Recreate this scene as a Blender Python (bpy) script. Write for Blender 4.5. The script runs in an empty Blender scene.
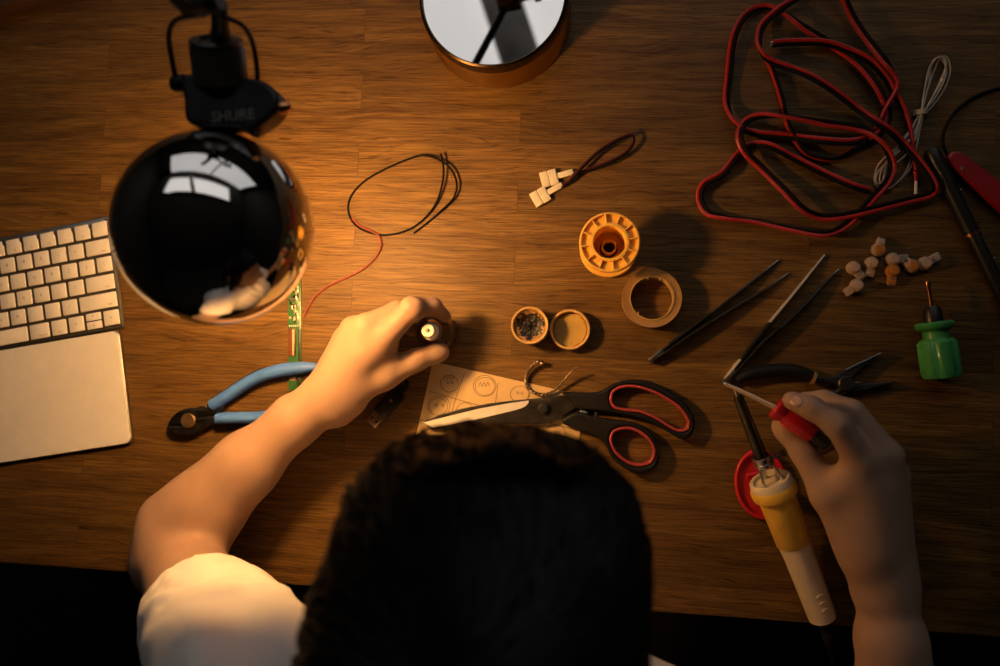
import bpy, bmesh, math, random
import numpy as np
from mathutils import Vector, Matrix
random.seed(7); rng = np.random.default_rng(7)
C = bpy.context.scene.collection
PI = math.pi

# ------------------------------------------------------------------ camera
FPX, NX, NY, H, YAW, TZ = 778.0, 590.0, 373.0, 0.737, 2.3, 0.75   # TZ = desk top height
_n = np.array([NX-500, NY-333, FPX]); _n = _n/np.linalg.norm(_n)
_x = np.array([1., 0, 0])-_n*_n[0]; _x /= np.linalg.norm(_x)
_y = np.cross(_n, _x)
_c, _s = math.cos(math.radians(YAW)), math.sin(math.radians(YAW))
_X = _c*_x+_s*_y; _Z = -_n; _Y = np.cross(_Z, _X)
RW = np.array([_X, _Y, _Z])                                       # world from camera (x right, y down, z forward)
def at(px, py, h=0.0):
    """point of the place seen at photograph pixel (px, py), h metres above the desk top"""
    d = RW @ np.array([px-500., py-333., FPX])
    t = (h-H)/d[2]
    return Vector((d[0]*t, d[1]*t, TZ+h))
def ppm(h=0.0):
    return (H-h)/FPX                                              # metres per pixel at height h
cd = bpy.data.cameras.new('camera'); cam = bpy.data.objects.new('camera', cd); C.objects.link(cam)
cd.sensor_width = 36; cd.sensor_fit = 'HORIZONTAL'; cd.lens = FPX*36/1000; cd.clip_start = 0.01
R3 = RW @ np.diag([1., -1., -1.])
M4 = Matrix([list(R3[0])+[0], list(R3[1])+[0], list(R3[2])+[TZ+H], [0, 0, 0, 1]])
cam.matrix_world = M4
cd.dof.use_dof = True; cd.dof.focus_distance = H/_n[2]*1.0-0.02; cd.dof.aperture_fstop = 3.2
sc = bpy.context.scene
sc.camera = cam
sc.view_settings.view_transform = 'Standard'; sc.view_settings.look = 'None'
sc.view_settings.exposure = 0.0; sc.view_settings.gamma = 1.0; sc.view_settings.use_curve_mapping = False
w = bpy.data.worlds.new('world'); sc.world = w; w.use_nodes = True
w.node_tree.nodes['Background'].inputs[0].default_value = (0.05, 0.045, 0.04, 1)
w.node_tree.nodes['Background'].inputs[1].default_value = 0.1
BULB = 335.0          # lamp bulb radiance
SKY = 0.60            # daylight behind the roof window

# ------------------------------------------------------------------ materials
def mat(name, col, rough=0.5, metal=0.0, var=0.12, scale=80.0, bump=0.0, bscale=300.0, trans=0.0, ior=1.45, sss=0.0,
        sssr=(1, .35, .2), coat=0.0, emit=None, estr=0.0, spec=0.5, stretch=None, sheen=0.0, rvar=0.0, alpha=1.0):
    m = bpy.data.materials.new(name); m.use_nodes = True
    nt = m.node_tree; b = nt.nodes['Principled BSDF']
    L = nt.links.new
    b.inputs['Roughness'].default_value = rough; b.inputs['Metallic'].default_value = metal
    b.inputs['IOR'].default_value = ior; b.inputs['Transmission Weight'].default_value = trans
    b.inputs['Specular IOR Level'].default_value = spec
    b.inputs['Coat Weight'].default_value = coat; b.inputs['Coat Roughness'].default_value = 0.05
    b.inputs['Alpha'].default_value = alpha
    if sss:
        b.inputs['Subsurface Weight'].default_value = sss
        b.inputs['Subsurface Radius'].default_value = sssr
        b.inputs['Subsurface Scale'].default_value = 0.004
    if sheen: b.inputs['Sheen Weight'].default_value = sheen
    if emit:
        b.inputs['Emission Color'].default_value = (*emit, 1); b.inputs['Emission Strength'].default_value = estr
    tc = nt.nodes.new('ShaderNodeTexCoord'); mp = nt.nodes.new('ShaderNodeMapping')
    L(tc.outputs['Object'], mp.inputs['Vector'])
    if stretch: mp.inputs['Scale'].default_value = stretch
    nz = nt.nodes.new('ShaderNodeTexNoise'); nz.inputs['Scale'].default_value = scale; nz.inputs['Detail'].default_value = 4
    L(mp.outputs[0], nz.inputs['Vector'])
    rp = nt.nodes.new('ShaderNodeValToRGB')
    rp.color_ramp.elements[0].position = 0.3; rp.color_ramp.elements[1].position = 0.7
    rp.color_ramp.elements[0].color = (*[max(0, c*(1-var)) for c in col], 1)
    rp.color_ramp.elements[1].color = (*[min(1, c*(1+var)) for c in col], 1)
    L(nz.outputs['Fac'], rp.inputs['Fac']); L(rp.outputs[0], b.inputs['Base Color'])
    if rvar:
        mr = nt.nodes.new('ShaderNodeMapRange'); mr.inputs[3].default_value = rough-rvar; mr.inputs[4].default_value = rough+rvar
        L(nz.outputs['Fac'], mr.inputs[0]); L(mr.outputs[0], b.inputs['Roughness'])
    if bump:
        n2 = nt.nodes.new('ShaderNodeTexNoise'); n2.inputs['Scale'].default_value = bscale; n2.inputs['Detail'].default_value = 3
        L(mp.outputs[0], n2.inputs['Vector'])
        bp = nt.nodes.new('ShaderNodeBump'); bp.inputs['Strength'].default_value = 0.5; bp.inputs['Distance'].default_value = bump
        L(n2.outputs['Fac'], bp.inputs['Height']); L(bp.outputs[0], b.inputs['Normal'])
    return m

def wood_mat():
    m = bpy.data.materials.new('oak desk top'); m.use_nodes = True
    nt = m.node_tree; b = nt.nodes['Principled BSDF']; L = nt.links.new; N = nt.nodes.new
    tc = N('ShaderNodeTexCoord')
    br = N('ShaderNodeTexBrick')
    br.inputs['Scale'].default_value = 1.0; br.inputs['Brick Width'].default_value = 0.43; br.inputs['Row Height'].default_value = 0.034
    br.inputs['Mortar Size'].default_value = 0.00035; br.inputs['Mortar Smooth'].default_value = 0.3
    br.inputs['Color1'].default_value = (0, 0, 0, 1); br.inputs['Color2'].default_value = (1, 1, 1, 1); br.inputs['Mortar'].default_value = (.5, .5, .5, 1)
    br.offset = 0.37; br.squash = 1.0
    L(tc.outputs['Object'], br.inputs['Vector'])
    # cathedral figure: warp y with a slow noise, each strip its own offset
    sh = N('ShaderNodeVectorMath'); sh.operation = 'MULTIPLY_ADD'; sh.inputs[1].default_value = (3.1, 1.7, 0)
    L(br.outputs['Color'], sh.inputs[0]); L(tc.outputs['Object'], sh.inputs[2])
    w1 = N('ShaderNodeTexNoise'); w1.inputs['Scale'].default_value = 1.0; w1.inputs['Detail'].default_value = 2
    mw = N('ShaderNodeMapping'); mw.inputs['Scale'].default_value = (5, 14, 1); L(sh.outputs[0], mw.inputs['Vector']); L(mw.outputs[0], w1.inputs['Vector'])
    off = N('ShaderNodeVectorMath'); off.operation = 'MULTIPLY_ADD'; off.inputs[1].default_value = (0, 0.05, 0)
    L(w1.outputs['Color'], off.inputs[0]); L(sh.outputs[0], off.inputs[2])
    def noise(scale_xyz, detail, src):
        mp = N('ShaderNodeMapping'); mp.inputs['Scale'].default_value = scale_xyz; L(src.outputs[0], mp.inputs['Vector'])
        n = N('ShaderNodeTexNoise'); n.inputs['Scale'].default_value = 1.0; n.inputs['Detail'].default_value = detail; n.inputs['Roughness'].default_value = 0.6
        L(mp.outputs[0], n.inputs['Vector']); return n
    g1 = noise((7, 150, 1), 3, off)              # broad growth bands
    g2 = noise((26, 900, 1), 3, sh)              # fine streaks
    g3 = noise((40, 800, 1), 3, off)             # pores
    r1 = N('ShaderNodeValToRGB'); e = r1.color_ramp
    e.elements[0].position = 0.25; e.elements[0].color = (0.090, 0.043, 0.0115, 1)
    e.elements[1].position = 0.75; e.elements[1].color = (0.214, 0.122, 0.033, 1)
    L(g1.outputs['Fac'], r1.inputs['Fac'])
    mx = N('ShaderNodeMix'); mx.data_type = 'RGBA'; mx.blend_type = 'MULTIPLY'; mx.inputs['Factor'].default_value = 1
    r2 = N('ShaderNodeValToRGB'); r2.color_ramp.elements[0].position = .35; r2.color_ramp.elements[1].position = .6
    r2.color_ramp.elements[0].color = (0.60, 0.54, 0.47, 1); r2.color_ramp.elements[1].color = (1.14, 1.14, 1.14, 1)
    L(g2.outputs['Fac'], r2.inputs['Fac']); L(r1.outputs[0], mx.inputs['A']); L(r2.outputs[0], mx.inputs['B'])
    r3 = N('ShaderNodeValToRGB'); r3.color_ramp.elements[0].position = .33; r3.color_ramp.elements[1].position = .44
    r3.color_ramp.elements[0].color = (0.45, 0.38, 0.32, 1); r3.color_ramp.elements[1].color = (1, 1, 1, 1)
    L(g3.outputs['Fac'], r3.inputs['Fac'])
    m2 = N('ShaderNodeMix'); m2.data_type = 'RGBA'; m2.blend_type = 'MULTIPLY'; m2.inputs['Factor'].default_value = 1
    L(mx.outputs['Result'], m2.inputs['A']); L(r3.outputs[0], m2.inputs['B'])
    # each strip slightly lighter or darker, seams dark
    r4 = N('ShaderNodeMapRange'); r4.inputs[3].default_value = 0.80; r4.inputs[4].default_value = 1.18
    L(br.outputs['Color'], r4.inputs[0])
    m3 = N('ShaderNodeVectorMath'); m3.operation = 'SCALE'; L(m2.outputs['Result'], m3.inputs[0]); L(r4.outputs[0], m3.inputs['Scale'])
    m4 = N('ShaderNodeMix'); m4.data_type = 'RGBA'; m4.inputs['B'].default_value = (0.045, 0.022, 0.01, 1)
    fm = N('ShaderNodeMath'); fm.operation = 'MULTIPLY'; fm.inputs[1].default_value = 0.55; L(br.outputs['Fac'], fm.inputs[0])
    L(fm.outputs[0], m4.inputs['Factor']); L(m3.outputs[0], m4.inputs['A'])
    L(m4.outputs['Result'], b.inputs['Base Color'])
    b.inputs['Roughness'].default_value = 0.55; b.inputs['Specular IOR Level'].default_value = 0.3
    bp = N('ShaderNodeBump'); bp.inputs['Strength'].default_value = 0.35; bp.inputs['Distance'].default_value = 0.0004
    L(g3.outputs['Fac'], bp.inputs['Height']); L(bp.outputs[0], b.inputs['Normal'])
    return m
WOOD = wood_mat()
BLACKP = mat('black plastic', (.012, .012, .013), .38)
BLACKM = mat('black rubber', (.006, .0055, .0055), .6, spec=.3, bump=.0003)
BLACKWIRE = mat('black wire', (.006, .005, .005), .6, spec=.15)
REDWIRE = mat('red wire', (.42, .022, .020), .38)
DKREDWIRE = mat('dark red wire', (.075, .007, .009), .45)
PINKWIRE = mat('faded red wire', (.22, .045, .032), .55)
STEEL = mat('steel', (.55, .54, .52), .28, 1.0, bump=.00005, bscale=900)
DKSTEEL = mat('dark steel', (.10, .092, .085), .38, 1.0, var=.4, bump=.0001)
GUNMETAL = mat('gunmetal tool', (.045, .042, .040), .42, .6, var=.3)
COPPER = mat('copper', (.85, .42, .18), .25, 1.0)
BRASS = mat('brass side', (.52, .33, .12), .30, 1.0, var=.15, scale=30)
CHROME = mat('black chrome', (.88, .86, .84), .03, 1.0, var=.02)
MIRROR = mat('mirror lid', (.86, .86, .86), .015, 1.0, var=.01)
ALU = mat('aluminium', (.80, .79, .77), .42, .25, var=.03)
ALUD = mat('brushed aluminium', (.42, .41, .40), .38, 1.0, var=.05)
KEYW = mat('white key', (.82, .80, .77), .45, var=.03)
LEGEND = mat('grey legend', (.22, .21, .20), .6)
YEL = mat('yellow plastic', (.95, .55, .10), .42, var=.06, sss=.15)
YELGRIP = mat('yellow grip', (.80, .48, .06), .5, var=.08, bump=.0001)
CREAM = mat('cream plastic', (.72, .60, .42), .45, var=.06)
CREAMW = mat('ivory plastic', (.88, .80, .62), .4, var=.04)
TAPE = mat('brown tape', (.34, .19, .065), .45, var=.12, coat=.3)
TAPECORE = mat('clear tape core', (.55, .34, .13), .3, var=.15, coat=.5)
FLUX = mat('dark flux', (.014, .008, .005), .35, var=.5, bump=.003, bscale=260)
FLUXBR = mat('brown flux residue', (.34, .17, .05), .5, var=.6, scale=200, bump=.002, bscale=200)
JARP = mat('amber jar plastic', (.68, .43, .15), .4, var=.1)
LIDIN = mat('lid lining', (.52, .35, .10), .35, var=.1)
PAPER = mat('kraft paper', (.66, .47, .24), .85, var=.05, bump=.0001)
PENCIL = mat('pencil line', (.20, .13, .07), .8, var=.3)
BLUE = mat('blue grip', (.060, .175, .58), .5, var=.1, bump=.0001)
GREEN = mat('green plastic', (.055, .30, .085), .4, var=.1, coat=.2)
RED = mat('red plastic', (.50, .012, .022), .32, var=.08, coat=.4)
DKRED = mat('dark red plastic', (.30, .010, .015), .36, var=.08, coat=.3)
REDRUB = mat('red rubber ring', (.36, .045, .045), .5, var=.08)
PCB = mat('green circuit board', (.028, .12, .032), .35, var=.25, scale=300, coat=.4)
PCBL = mat('pale solder pads', (.42, .42, .27), .4, .2, var=.3, scale=600)
CHIP = mat('chip black', (.02, .016, .014), .35)
CHIPBR = mat('copper coil chip', (.15, .048, .018), .35, .2)
GEL = mat('clear gel plastic', (.88, .66, .50), .25, trans=.5, ior=1.4, var=.05)
GELO = mat('orange gel plastic', (.85, .36, .08), .3, trans=.5, ior=1.4, var=.08)
WHITEWIRE = mat('white wire', (.52, .45, .36), .5)
GLASS = mat('brown vial glass', (.80, .62, .42), .05, trans=.93, ior=1.45, var=.05)
CAPW = mat('white cap', (.85, .80, .70), .4, var=.04)
SKIN = mat('skin', (.38, .24, .17), .48, sss=.18, spec=.25, var=.07, scale=35, bump=.0003, bscale=420)
NAIL = mat('nail', (.46, .30, .23), .28, var=.03)
HAIR = mat('dark hair', (.0045, .0036, .003), .5, var=.5, scale=30, spec=.22)
CLOTH = mat('white cotton', (.86, .81, .77), .85, var=.03, bump=.0004, bscale=900, sheen=.1)
TROUSERS = mat('dark trousers', (.02, .022, .03), .8)
FLOORM = mat('dark floor', (.018, .015, .013), .6, var=.5, scale=6)
WALLM = mat('dark plaster', (.05, .045, .04), .85, var=.1, scale=4)
CEILM = mat('ceiling plaster', (.06, .055, .05), .9, var=.05, scale=4)
BEAMM = mat('grey added beam', (.52, .51, .49), .9, var=.35, scale=9)
SKYM = mat('daylit roof window', (.8, .8, .8), .5, emit=(1.0, .955, .92), estr=SKY, var=.01)
SKYM2 = mat('daylit back window', (.8, .8, .8), .5, emit=(1.0, .97, .95), estr=SKY*.7, var=.01)
BULBM = mat('lit bulb', (1, .9, .7), .4, emit=(1.0, .50, .155), estr=BULB)
WHITEIN = mat('white lamp inside', (.8, .78, .74), .5)
DKBROWN = mat('dark brown edge', (.06, .03, .016), .5)
GOLDT = mat('grey print', (.24, .235, .225), .5)

# ------------------------------------------------------------------ mesh builder
class MB:
    def __init__(s): s.v = []; s.f = []; s.m = []; s.sm = []
    def add(s, vs, fs, mi=0, smooth=True):
        o = len(s.v); s.v += [tuple(map(float, v)) for v in vs]
        s.f += [tuple(i+o for i in f) for f in fs]; s.m += [mi]*len(fs); s.sm += [smooth]*len(fs); return s
    def obj(s, name, mats, parent=None, loc=None, sharp=40):
        if not isinstance(mats, (list, tuple)): mats = [mats]
        base = Vector((0, 0, 0))
        r = parent
        while r is not None: base = base+r.location; r = r.parent
        if parent is None and loc is not None: base = Vector(loc)
        me = bpy.data.meshes.new(name)
        me.from_pydata([(v[0]-base.x, v[1]-base.y, v[2]-base.z) for v in s.v], [], s.f)
        for m in mats: me.materials.append(m)
        me.polygons.foreach_set('material_index', s.m); me.polygons.foreach_set('use_smooth', s.sm)
        me.update()
        bm = bmesh.new(); bm.from_mesh(me); bmesh.ops.recalc_face_normals(bm, faces=bm.faces[:]) if len(bm.faces) < 60000 else None
        bm.to_mesh(me); bm.free()
        try: me.set_sharp_from_angle(angle=math.radians(sharp))
        except Exception: pass
        o = bpy.data.objects.new(name, me); C.objects.link(o); o.parent = parent
        if parent is None and loc is not None: o.location = loc
        return o
def V(*a): return Vector(a)
def smooth(pts, n=8, closed=False):
    """Catmull-Rom through the points (any dimension)"""
    p = np.array([list(q) for q in pts], float); k = len(p); out = []
    for i in range(k if closed else k-1):
        if closed: a, b, c, d = p[(i-1) % k], p[i], p[(i+1) % k], p[(i+2) % k]
        else: b, c = p[i], p[i+1]; a = p[i-1] if i else 2*b-c; d = p[i+2] if i+2 < k else 2*c-b
        for j in range(n):
            t = j/n
            out.append(.5*((2*b)+(-a+c)*t+(2*a-5*b+4*c-d)*t*t+(-a+3*b-3*c+d)*t**3))
    if not closed: out.append(p[-1])
    return np.array(out)
def tube(mb, path, rad, seg=10, mi=0, closed=False, cap=True, flat=None):
    """swept tube; rad number or list; flat=(fx, fz): ellipse factors across / up"""
    p = np.array([list(q) for q in path], float); k = len(p)
    r = np.full(k, rad) if np.isscalar(rad) else np.interp(np.linspace(0, 1, k), np.linspace(0, 1, len(rad)), rad)
    if closed: t = np.roll(p, -1, 0)-np.roll(p, 1, 0)
    else: t = np.gradient(p, axis=0)
    t /= np.linalg.norm(t, axis=1)[:, None]+1e-12
    vs = []
    u = None
    for i in range(k):
        if flat is not None or u is None:
            ref = np.array([0, 0, 1.]) if abs(t[i][2]) < .95 else np.array([1., 0, 0])
            u2 = np.cross(t[i], ref); u = u2/np.linalg.norm(u2)
        else:
            u = u-t[i]*(u@t[i]); u /= np.linalg.norm(u)
        v = np.cross(u, t[i])
        fx, fz = flat if flat else (1, 1)
        for j in range(seg):
            a = 2*PI*j/seg
            vs.append(p[i]+r[i]*(u*math.cos(a)*fx+v*math.sin(a)*fz))
    fs = []
    for i in range(k if closed else k-1):
        i2 = (i+1) % k
        for j in range(seg):
            j2 = (j+1) % seg
            fs.append((i*seg+j, i*seg+j2, i2*seg+j2, i2*seg+j))
    if cap and not closed:
        fs.append(tuple(range(seg))[::-1]); fs.append(tuple((k-1)*seg+j for j in range(seg)))
    return mb.add(vs, fs, mi)
def axes(ax):
    ax = Vector(ax).normalized(); ref = V(0, 0, 1) if abs(ax.z) < .95 else V(1, 0, 0)
    u = ax.cross(ref).normalized(); return u, ax.cross(u).normalized()*-1, ax
def lathe(mb, prof, org, ax=(0, 0, 1), seg=32, mi=0, lobes=None):
    """profile (r, z) turned about ax through org; lobes(theta, r)->r"""
    u, v, a = axes(ax); org = Vector(org); vs = []; k = len(prof)
    for (r, z) in prof:
        for j in range(seg):
            th = 2*PI*j/seg; rr = lobes(th, r) if lobes else r
            vs.append(org+a*z+u*(rr*math.cos(th))+v*(rr*math.sin(th)))
    fs = [(i*seg+j, i*seg+(j+1) % seg, (i+1)*seg+(j+1) % seg, (i+1)*seg+j) for i in range(k-1) for j in range(seg)]
    return mb.add(vs, fs, mi)
def rbox(mb, cen, size, rot=None, bev=0.001, mi=0, seg=2):
    bm = bmesh.new(); bmesh.ops.create_cube(bm, size=1.0)
    for v in bm.verts: v.co = Vector((v.co.x*size[0], v.co.y*size[1], v.co.z*size[2]))
    if bev: bmesh.ops.bevel(bm, geom=bm.edges[:], offset=bev, segments=seg, profile=.5, affect='EDGES')
    R = rot if rot is not None else Matrix.Identity(3)
    vs = [Vector(cen)+R @ v.co for v in bm.verts]; bm.verts.index_update()
    fs = [tuple(v.index for v in f.verts) for f in bm.faces]; bm.free()
    return mb.add(vs, fs, mi)
def rz(a): return Matrix.Rotation(a, 3, 'Z')
def frame(xd, zd=(0, 0, 1)):
    x = Vector(xd).normalized(); z = Vector(zd); z = (z-x*z.dot(x)).normalized(); y = z.cross(x)
    return Matrix((x, y, z)).transposed()
def sphere(mb, c, r, mi=0, seg=20, rings=12, scale=(1, 1, 1), rot=None):
    R = rot if rot is not None else Matrix.Identity(3); vs = []; fs = []
    for i in range(rings+1):
        ph = PI*i/rings
        for j in range(seg):
            th = 2*PI*j/seg
            vs.append(Vector(c)+R @ V(r*math.sin(ph)*math.cos(th)*scale[0], r*math.sin(ph)*math.sin(th)*scale[1], r*math.cos(ph)*scale[2]))
    for i in range(rings):
        for j in range(seg): fs.append((i*seg+j, (i+1)*seg+j, (i+1)*seg+(j+1) % seg, i*seg+(j+1) % seg))
    return mb.add(vs, fs, mi)
def prism(mb, loops, z0, z1, bev=0.0006, mi=0, res=2):
    """flat plate from 2-D outlines (first outer, others holes) with rounded edges, from z0 to z1"""
    cu = bpy.data.curves.new('c', 'CURVE'); cu.dimensions = '2D'; cu.fill_mode = 'BOTH'
    for lp in loops:
        sp = cu.splines.new('POLY'); sp.points.add(len(lp)-1); sp.use_cyclic_u = True
        for q, pt in zip(lp, sp.points): pt.co = (q[0], q[1], 0, 1)
    th = z1-z0; bev = min(bev, th*.49)
    cu.extrude = th/2-bev; cu.bevel_depth = bev; cu.offset = -bev; cu.bevel_resolution = res
    o = bpy.data.objects.new('c', cu); C.objects.link(o)
    dg = bpy.context.evaluated_depsgraph_get()
    me = bpy.data.meshes.new_from_object(o.evaluated_get(dg))
    mb.add([(v.co.x, v.co.y, v.co.z+(z0+z1)/2) for v in me.vertices], [tuple(p.vertices) for p in me.polygons], mi)
    bpy.data.objects.remove(o); bpy.data.curves.remove(cu); bpy.data.meshes.remove(me)
    return mb
def outline(pts, h, n=5, closed=True):
    return [(q[0], q[1]) for q in smooth([at(x, y, h)[:2] for x, y in pts], n, closed)]
def poly(pts, h): return [tuple(at(x, y, h)[:2]) for x, y in pts]
_tc = {}
def text(mb, s, cen, xd, zd, size, depth=0.0002, mi=0):
    cu = bpy.data.curves.new('t', 'FONT'); cu.body = s; cu.size = size; cu.align_x = 'CENTER'; cu.align_y = 'CENTER'; cu.extrude = depth; cu.resolution_u = 2
    o = bpy.data.objects.new('t', cu); C.objects.link(o)
    dg = bpy.context.evaluated_depsgraph_get()
    me = bpy.data.meshes.new_from_object(o.evaluated_get(dg)); F = frame(xd, zd)
    mb.add([Vector(cen)+F @ v.co for v in me.vertices], [tuple(p.vertices) for p in me.polygons], mi, False)
    bpy.data.objects.remove(o); bpy.data.curves.remove(cu); bpy.data.meshes.remove(me)
def tag(o, label, cat, group=None, kind=None):
    o['label'] = label; o['category'] = cat
    if group: o['group'] = group
    if kind: o['kind'] = kind
    return o
def thing(name, label, cat, loc, group=None):
    o = bpy.data.objects.new(name, None); C.objects.link(o); o.location = loc; o.empty_display_size = 0.02
    return tag(o, label, cat, group)
def struct(name, mb, m):
    o = mb.obj(name, m); o['kind'] = 'structure'; return o
def lift(pts, h): return [at(p[0], p[1], p[2] if len(p) > 2 else h) for p in pts]

# ------------------------------------------------------------------ the room
FX0, FX1, FY0, FY1, CZ = -2.2, 2.2, -2.4, 2.2, 2.6
mb = MB(); rbox(mb, (0, -.1, -.025), (4.6, 4.8, .05), bev=0); struct('floor', mb, FLOORM)
mb = MB(); rbox(mb, (FX0-.05, -.1, CZ/2), (.1, 4.8, CZ), bev=0); struct('wall_left', mb, WALLM)
mb = MB(); rbox(mb, (FX1+.05, -.1, CZ/2), (.1, 4.8, CZ), bev=0); struct('wall_right', mb, WALLM)
mb = MB(); rbox(mb, (0, FY1+.05, CZ/2), (4.4, .1, CZ), bev=0); struct('wall_back', mb, WALLM)
mb = MB(); rbox(mb, (0, FY0-.05, CZ/2), (4.4, .1, CZ), bev=0); struct('wall_front', mb, WALLM)
# ceiling with an opening for the roof window
WX0, WX1, WY0, WY1 = -1.45, 1.2, .95, 1.85
mb = MB()
for (a, b, c, d) in ((FX0, FX1, FY0, WY0), (FX0, FX1, WY1, FY1), (FX0, WX0, WY0, WY1), (WX1, FX1, WY0, WY1)):
    rbox(mb, ((a+b)/2, (c+d)/2, CZ+.06), (b-a, d-c, .12), bev=0)
struct('ceiling', mb, CEILM)
mb = MB(); rbox(mb, ((WX0+WX1)/2, (WY0+WY1)/2, CZ+.11), (WX1-WX0, WY1-WY0, .02), bev=0)
struct('window_1', mb, SKYM)
mb = MB()
for x in (WX0, WX1): rbox(mb, (x, (WY0+WY1)/2, CZ+.03), (.05, WY1-WY0+.05, .16), bev=.004)
for y in (WY0, WY1): rbox(mb, ((WX0+WX1)/2, y, CZ+.03), (WX1-WX0, .05, .16), bev=.004)
struct('trim_1', mb, WALLM)
# tall window in the back wall
VX0, VX1, VZ0, VZ1 = -1.6, 1.9, 1.35, 2.56
mb = MB(); rbox(mb, ((VX0+VX1)/2, FY1-.012, (VZ0+VZ1)/2), (VX1-VX0, .02, VZ1-VZ0), bev=0); struct('window_2', mb, SKYM2)
mb = MB()
for x in (VX0, (VX0+VX1)/2, VX1): rbox(mb, (x, FY1-.03, (VZ0+VZ1)/2), (.06, .05, VZ1-VZ0+.06), bev=.004)
for z in (VZ0, VZ1): rbox(mb, ((VX0+VX1)/2, FY1-.03, z), (VX1-VX0, .05, .06), bev=.004)
struct('trim_3', mb, WALLM)
mb = MB(); rbox(mb, (-.40, 1.40, CZ+.02), (.13, 1.04, .10), rot=rz(math.radians(20)), bev=.01); struct('added_beam', mb, BEAMM)  # invented beam, there to mirror as a grey band in the tin lid

# ------------------------------------------------------------------ desk
DX0, DX1, DY0, DY1 = -.95, .80, at(500, 600.5)[1], .72
desk = thing('desk', 'oak-strip wooden desk top that carries all the tools', 'desk', ((DX0+DX1)/2, (DY0+DY1)/2, 0))
mb = MB(); rbox(mb, ((DX0+DX1)/2, (DY0+DY1)/2, TZ-.014), (DX1-DX0, DY1-DY0, .028), bev=.0025); mb.obj('desk_top', WOOD, desk)
for x in (DX0+.06, DX1-.06):
    for y in (DY0+.06, DY1-.06):
        mb = MB(); rbox(mb, (x, y, (TZ-.028)/2), (.05, .05, TZ-.028), bev=.003); mb.obj('leg', BLACKM, desk)
mb = MB(); rbox(mb, ((DX0+DX1)/2, DY1-.06, TZ-.065), (DX1-DX0-.17, .022, .074), bev=.002); mb.obj('apron', BLACKM, desk)

# ------------------------------------------------------------------ keyboard
kb0 = at(127.3, 327.6)
kdir = (at(104, 220.1)-at(19, 237.3)).normalized()            # along a row, to the right
kup = V(-kdir.y, kdir.x, 0)
KR = frame(kdir)
kw, kd = .279, .1149
kbo = thing('keyboard', 'slim silver wireless computer keyboard with white keys at the left edge', 'keyboard', kb0-kdir*kw/2+kup*kd/2)
def kp(u, v, z): return kb0-kdir*u+kup*v+V(0, 0, z)              # u from right edge, v up from lower edge
mb = MB()
rbox(mb, kp(kw/2, kd/2, .0035), (kw, kd, .005), KR, .0018)
mb.obj('case', ALUD, kbo)
mb = MB(); rbox(mb, kp(kw/2, kd-.006, .0045), (kw-.01, .010, .007), KR, .003); mb.obj('battery_ridge', ALUD, kbo)
mb = MB(); rbox(mb, kp(kw/2, kd/2, .0056), (kw-.005, kd-.0045, .0012), KR, .0005); mb.obj('key_bed', mat('key bed', (.035, .030, .025), .6), kbo)
PIT, RP, GAP = .01905, .01825, .0035
legrows = [['eject', 'F12', 'F11', 'F10', 'F9', 'F8', 'F7'], [('delete', 1.5), '=', '-', '0', '9', '8', '7'], ['\\', ']', '[', 'P', 'O', 'I', 'U'],
           [('return', 1.75), "'", ';', 'L', 'K', 'J', 'H'], [('shift', 2.25), '/', '.', ',', 'M', 'N', 'B'],
           [('>', 1), ('ud', 1), ('<', 1), ('option', 1), ('command', 1.25), ('', 5)]]
for r, row in enumerate(legrows):
    v = kd-.0035-RP*(r+.5)+.0006; u = .0028; i = 0
    while u < kw-.006:
        it = row[i] if i < len(row) else ''
        nm, wd = it if isinstance(it, tuple) else (it, 1)
        wk = wd*PIT-GAP+.0003
        if u+wk > kw-.002: break
        def one(vc, hh, lab):
            mb = MB(); rbox(mb, kp(u+wk/2, vc, .0070), (wk, hh, .0024), KR, .0009)
            if lab:
                small = len(lab) > 1
                rot = 0
                if small: text(mb, lab, kp(u+min(wk*.42, .0068), vc-hh*.30, .0082), kdir, (0, 0, 1), .0024, .00008, 1)
                else: text(mb, lab, kp(u+wk/2, vc, .0082), kdir, (0, 0, 1), .0048, .00008, 1)
            mb.obj('key', [KEYW, LEGEND], kbo)
        if nm == 'ud':
            one(v+RP*.235, .0076, '^'); one(v-RP*.235, .0076, 'v')
        else: one(v, RP-GAP+.0003, nm if nm != 'eject' else 'F13'[:0])
        u += wd*PIT; i += 1
# ------------------------------------------------------------------ trackpad
tp1 = at(121.8, 329.6); tp2 = at(135.6, 443.0)
td = (tp2-tp1).normalized(); tx = V(-td.y, td.x, 0)             # down the side, and to the right
tx = tx if tx.x > 0 else -tx
TR = frame(tx); tc_ = (tp1+tp2)/2-tx*.08
tpo = thing('trackpad', 'flat cream-lit square trackpad lying below the white keyboard', 'trackpad', tc_)
mb = MB()
crn = []
for sx, sy, a0 in ((1, -1, -90), (1, 1, 0), (-1, 1, 90), (-1, -1, 180)):
    for k in range(7):
        a = math.radians(a0+k*15); q = tc_+tx*(sx*(.08-.006)+.006*math.cos(a))+(-td)*(sy*(.0574-.006)+.006*math.sin(a)); crn.append((q.x, q.y))
prism(mb, [crn], TZ+.0005, TZ+.0056, .0012); mb.obj('body', ALUD, tpo)
mb = MB(); cc = [(tc_.x+(x-tc_.x)*.988, tc_.y+(y-tc_.y)*.984) for x, y in crn]
prism(mb, [cc], TZ+.0056, TZ+.0066, .0004); mb.obj('touch_surface', KEYW, tpo)

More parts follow.
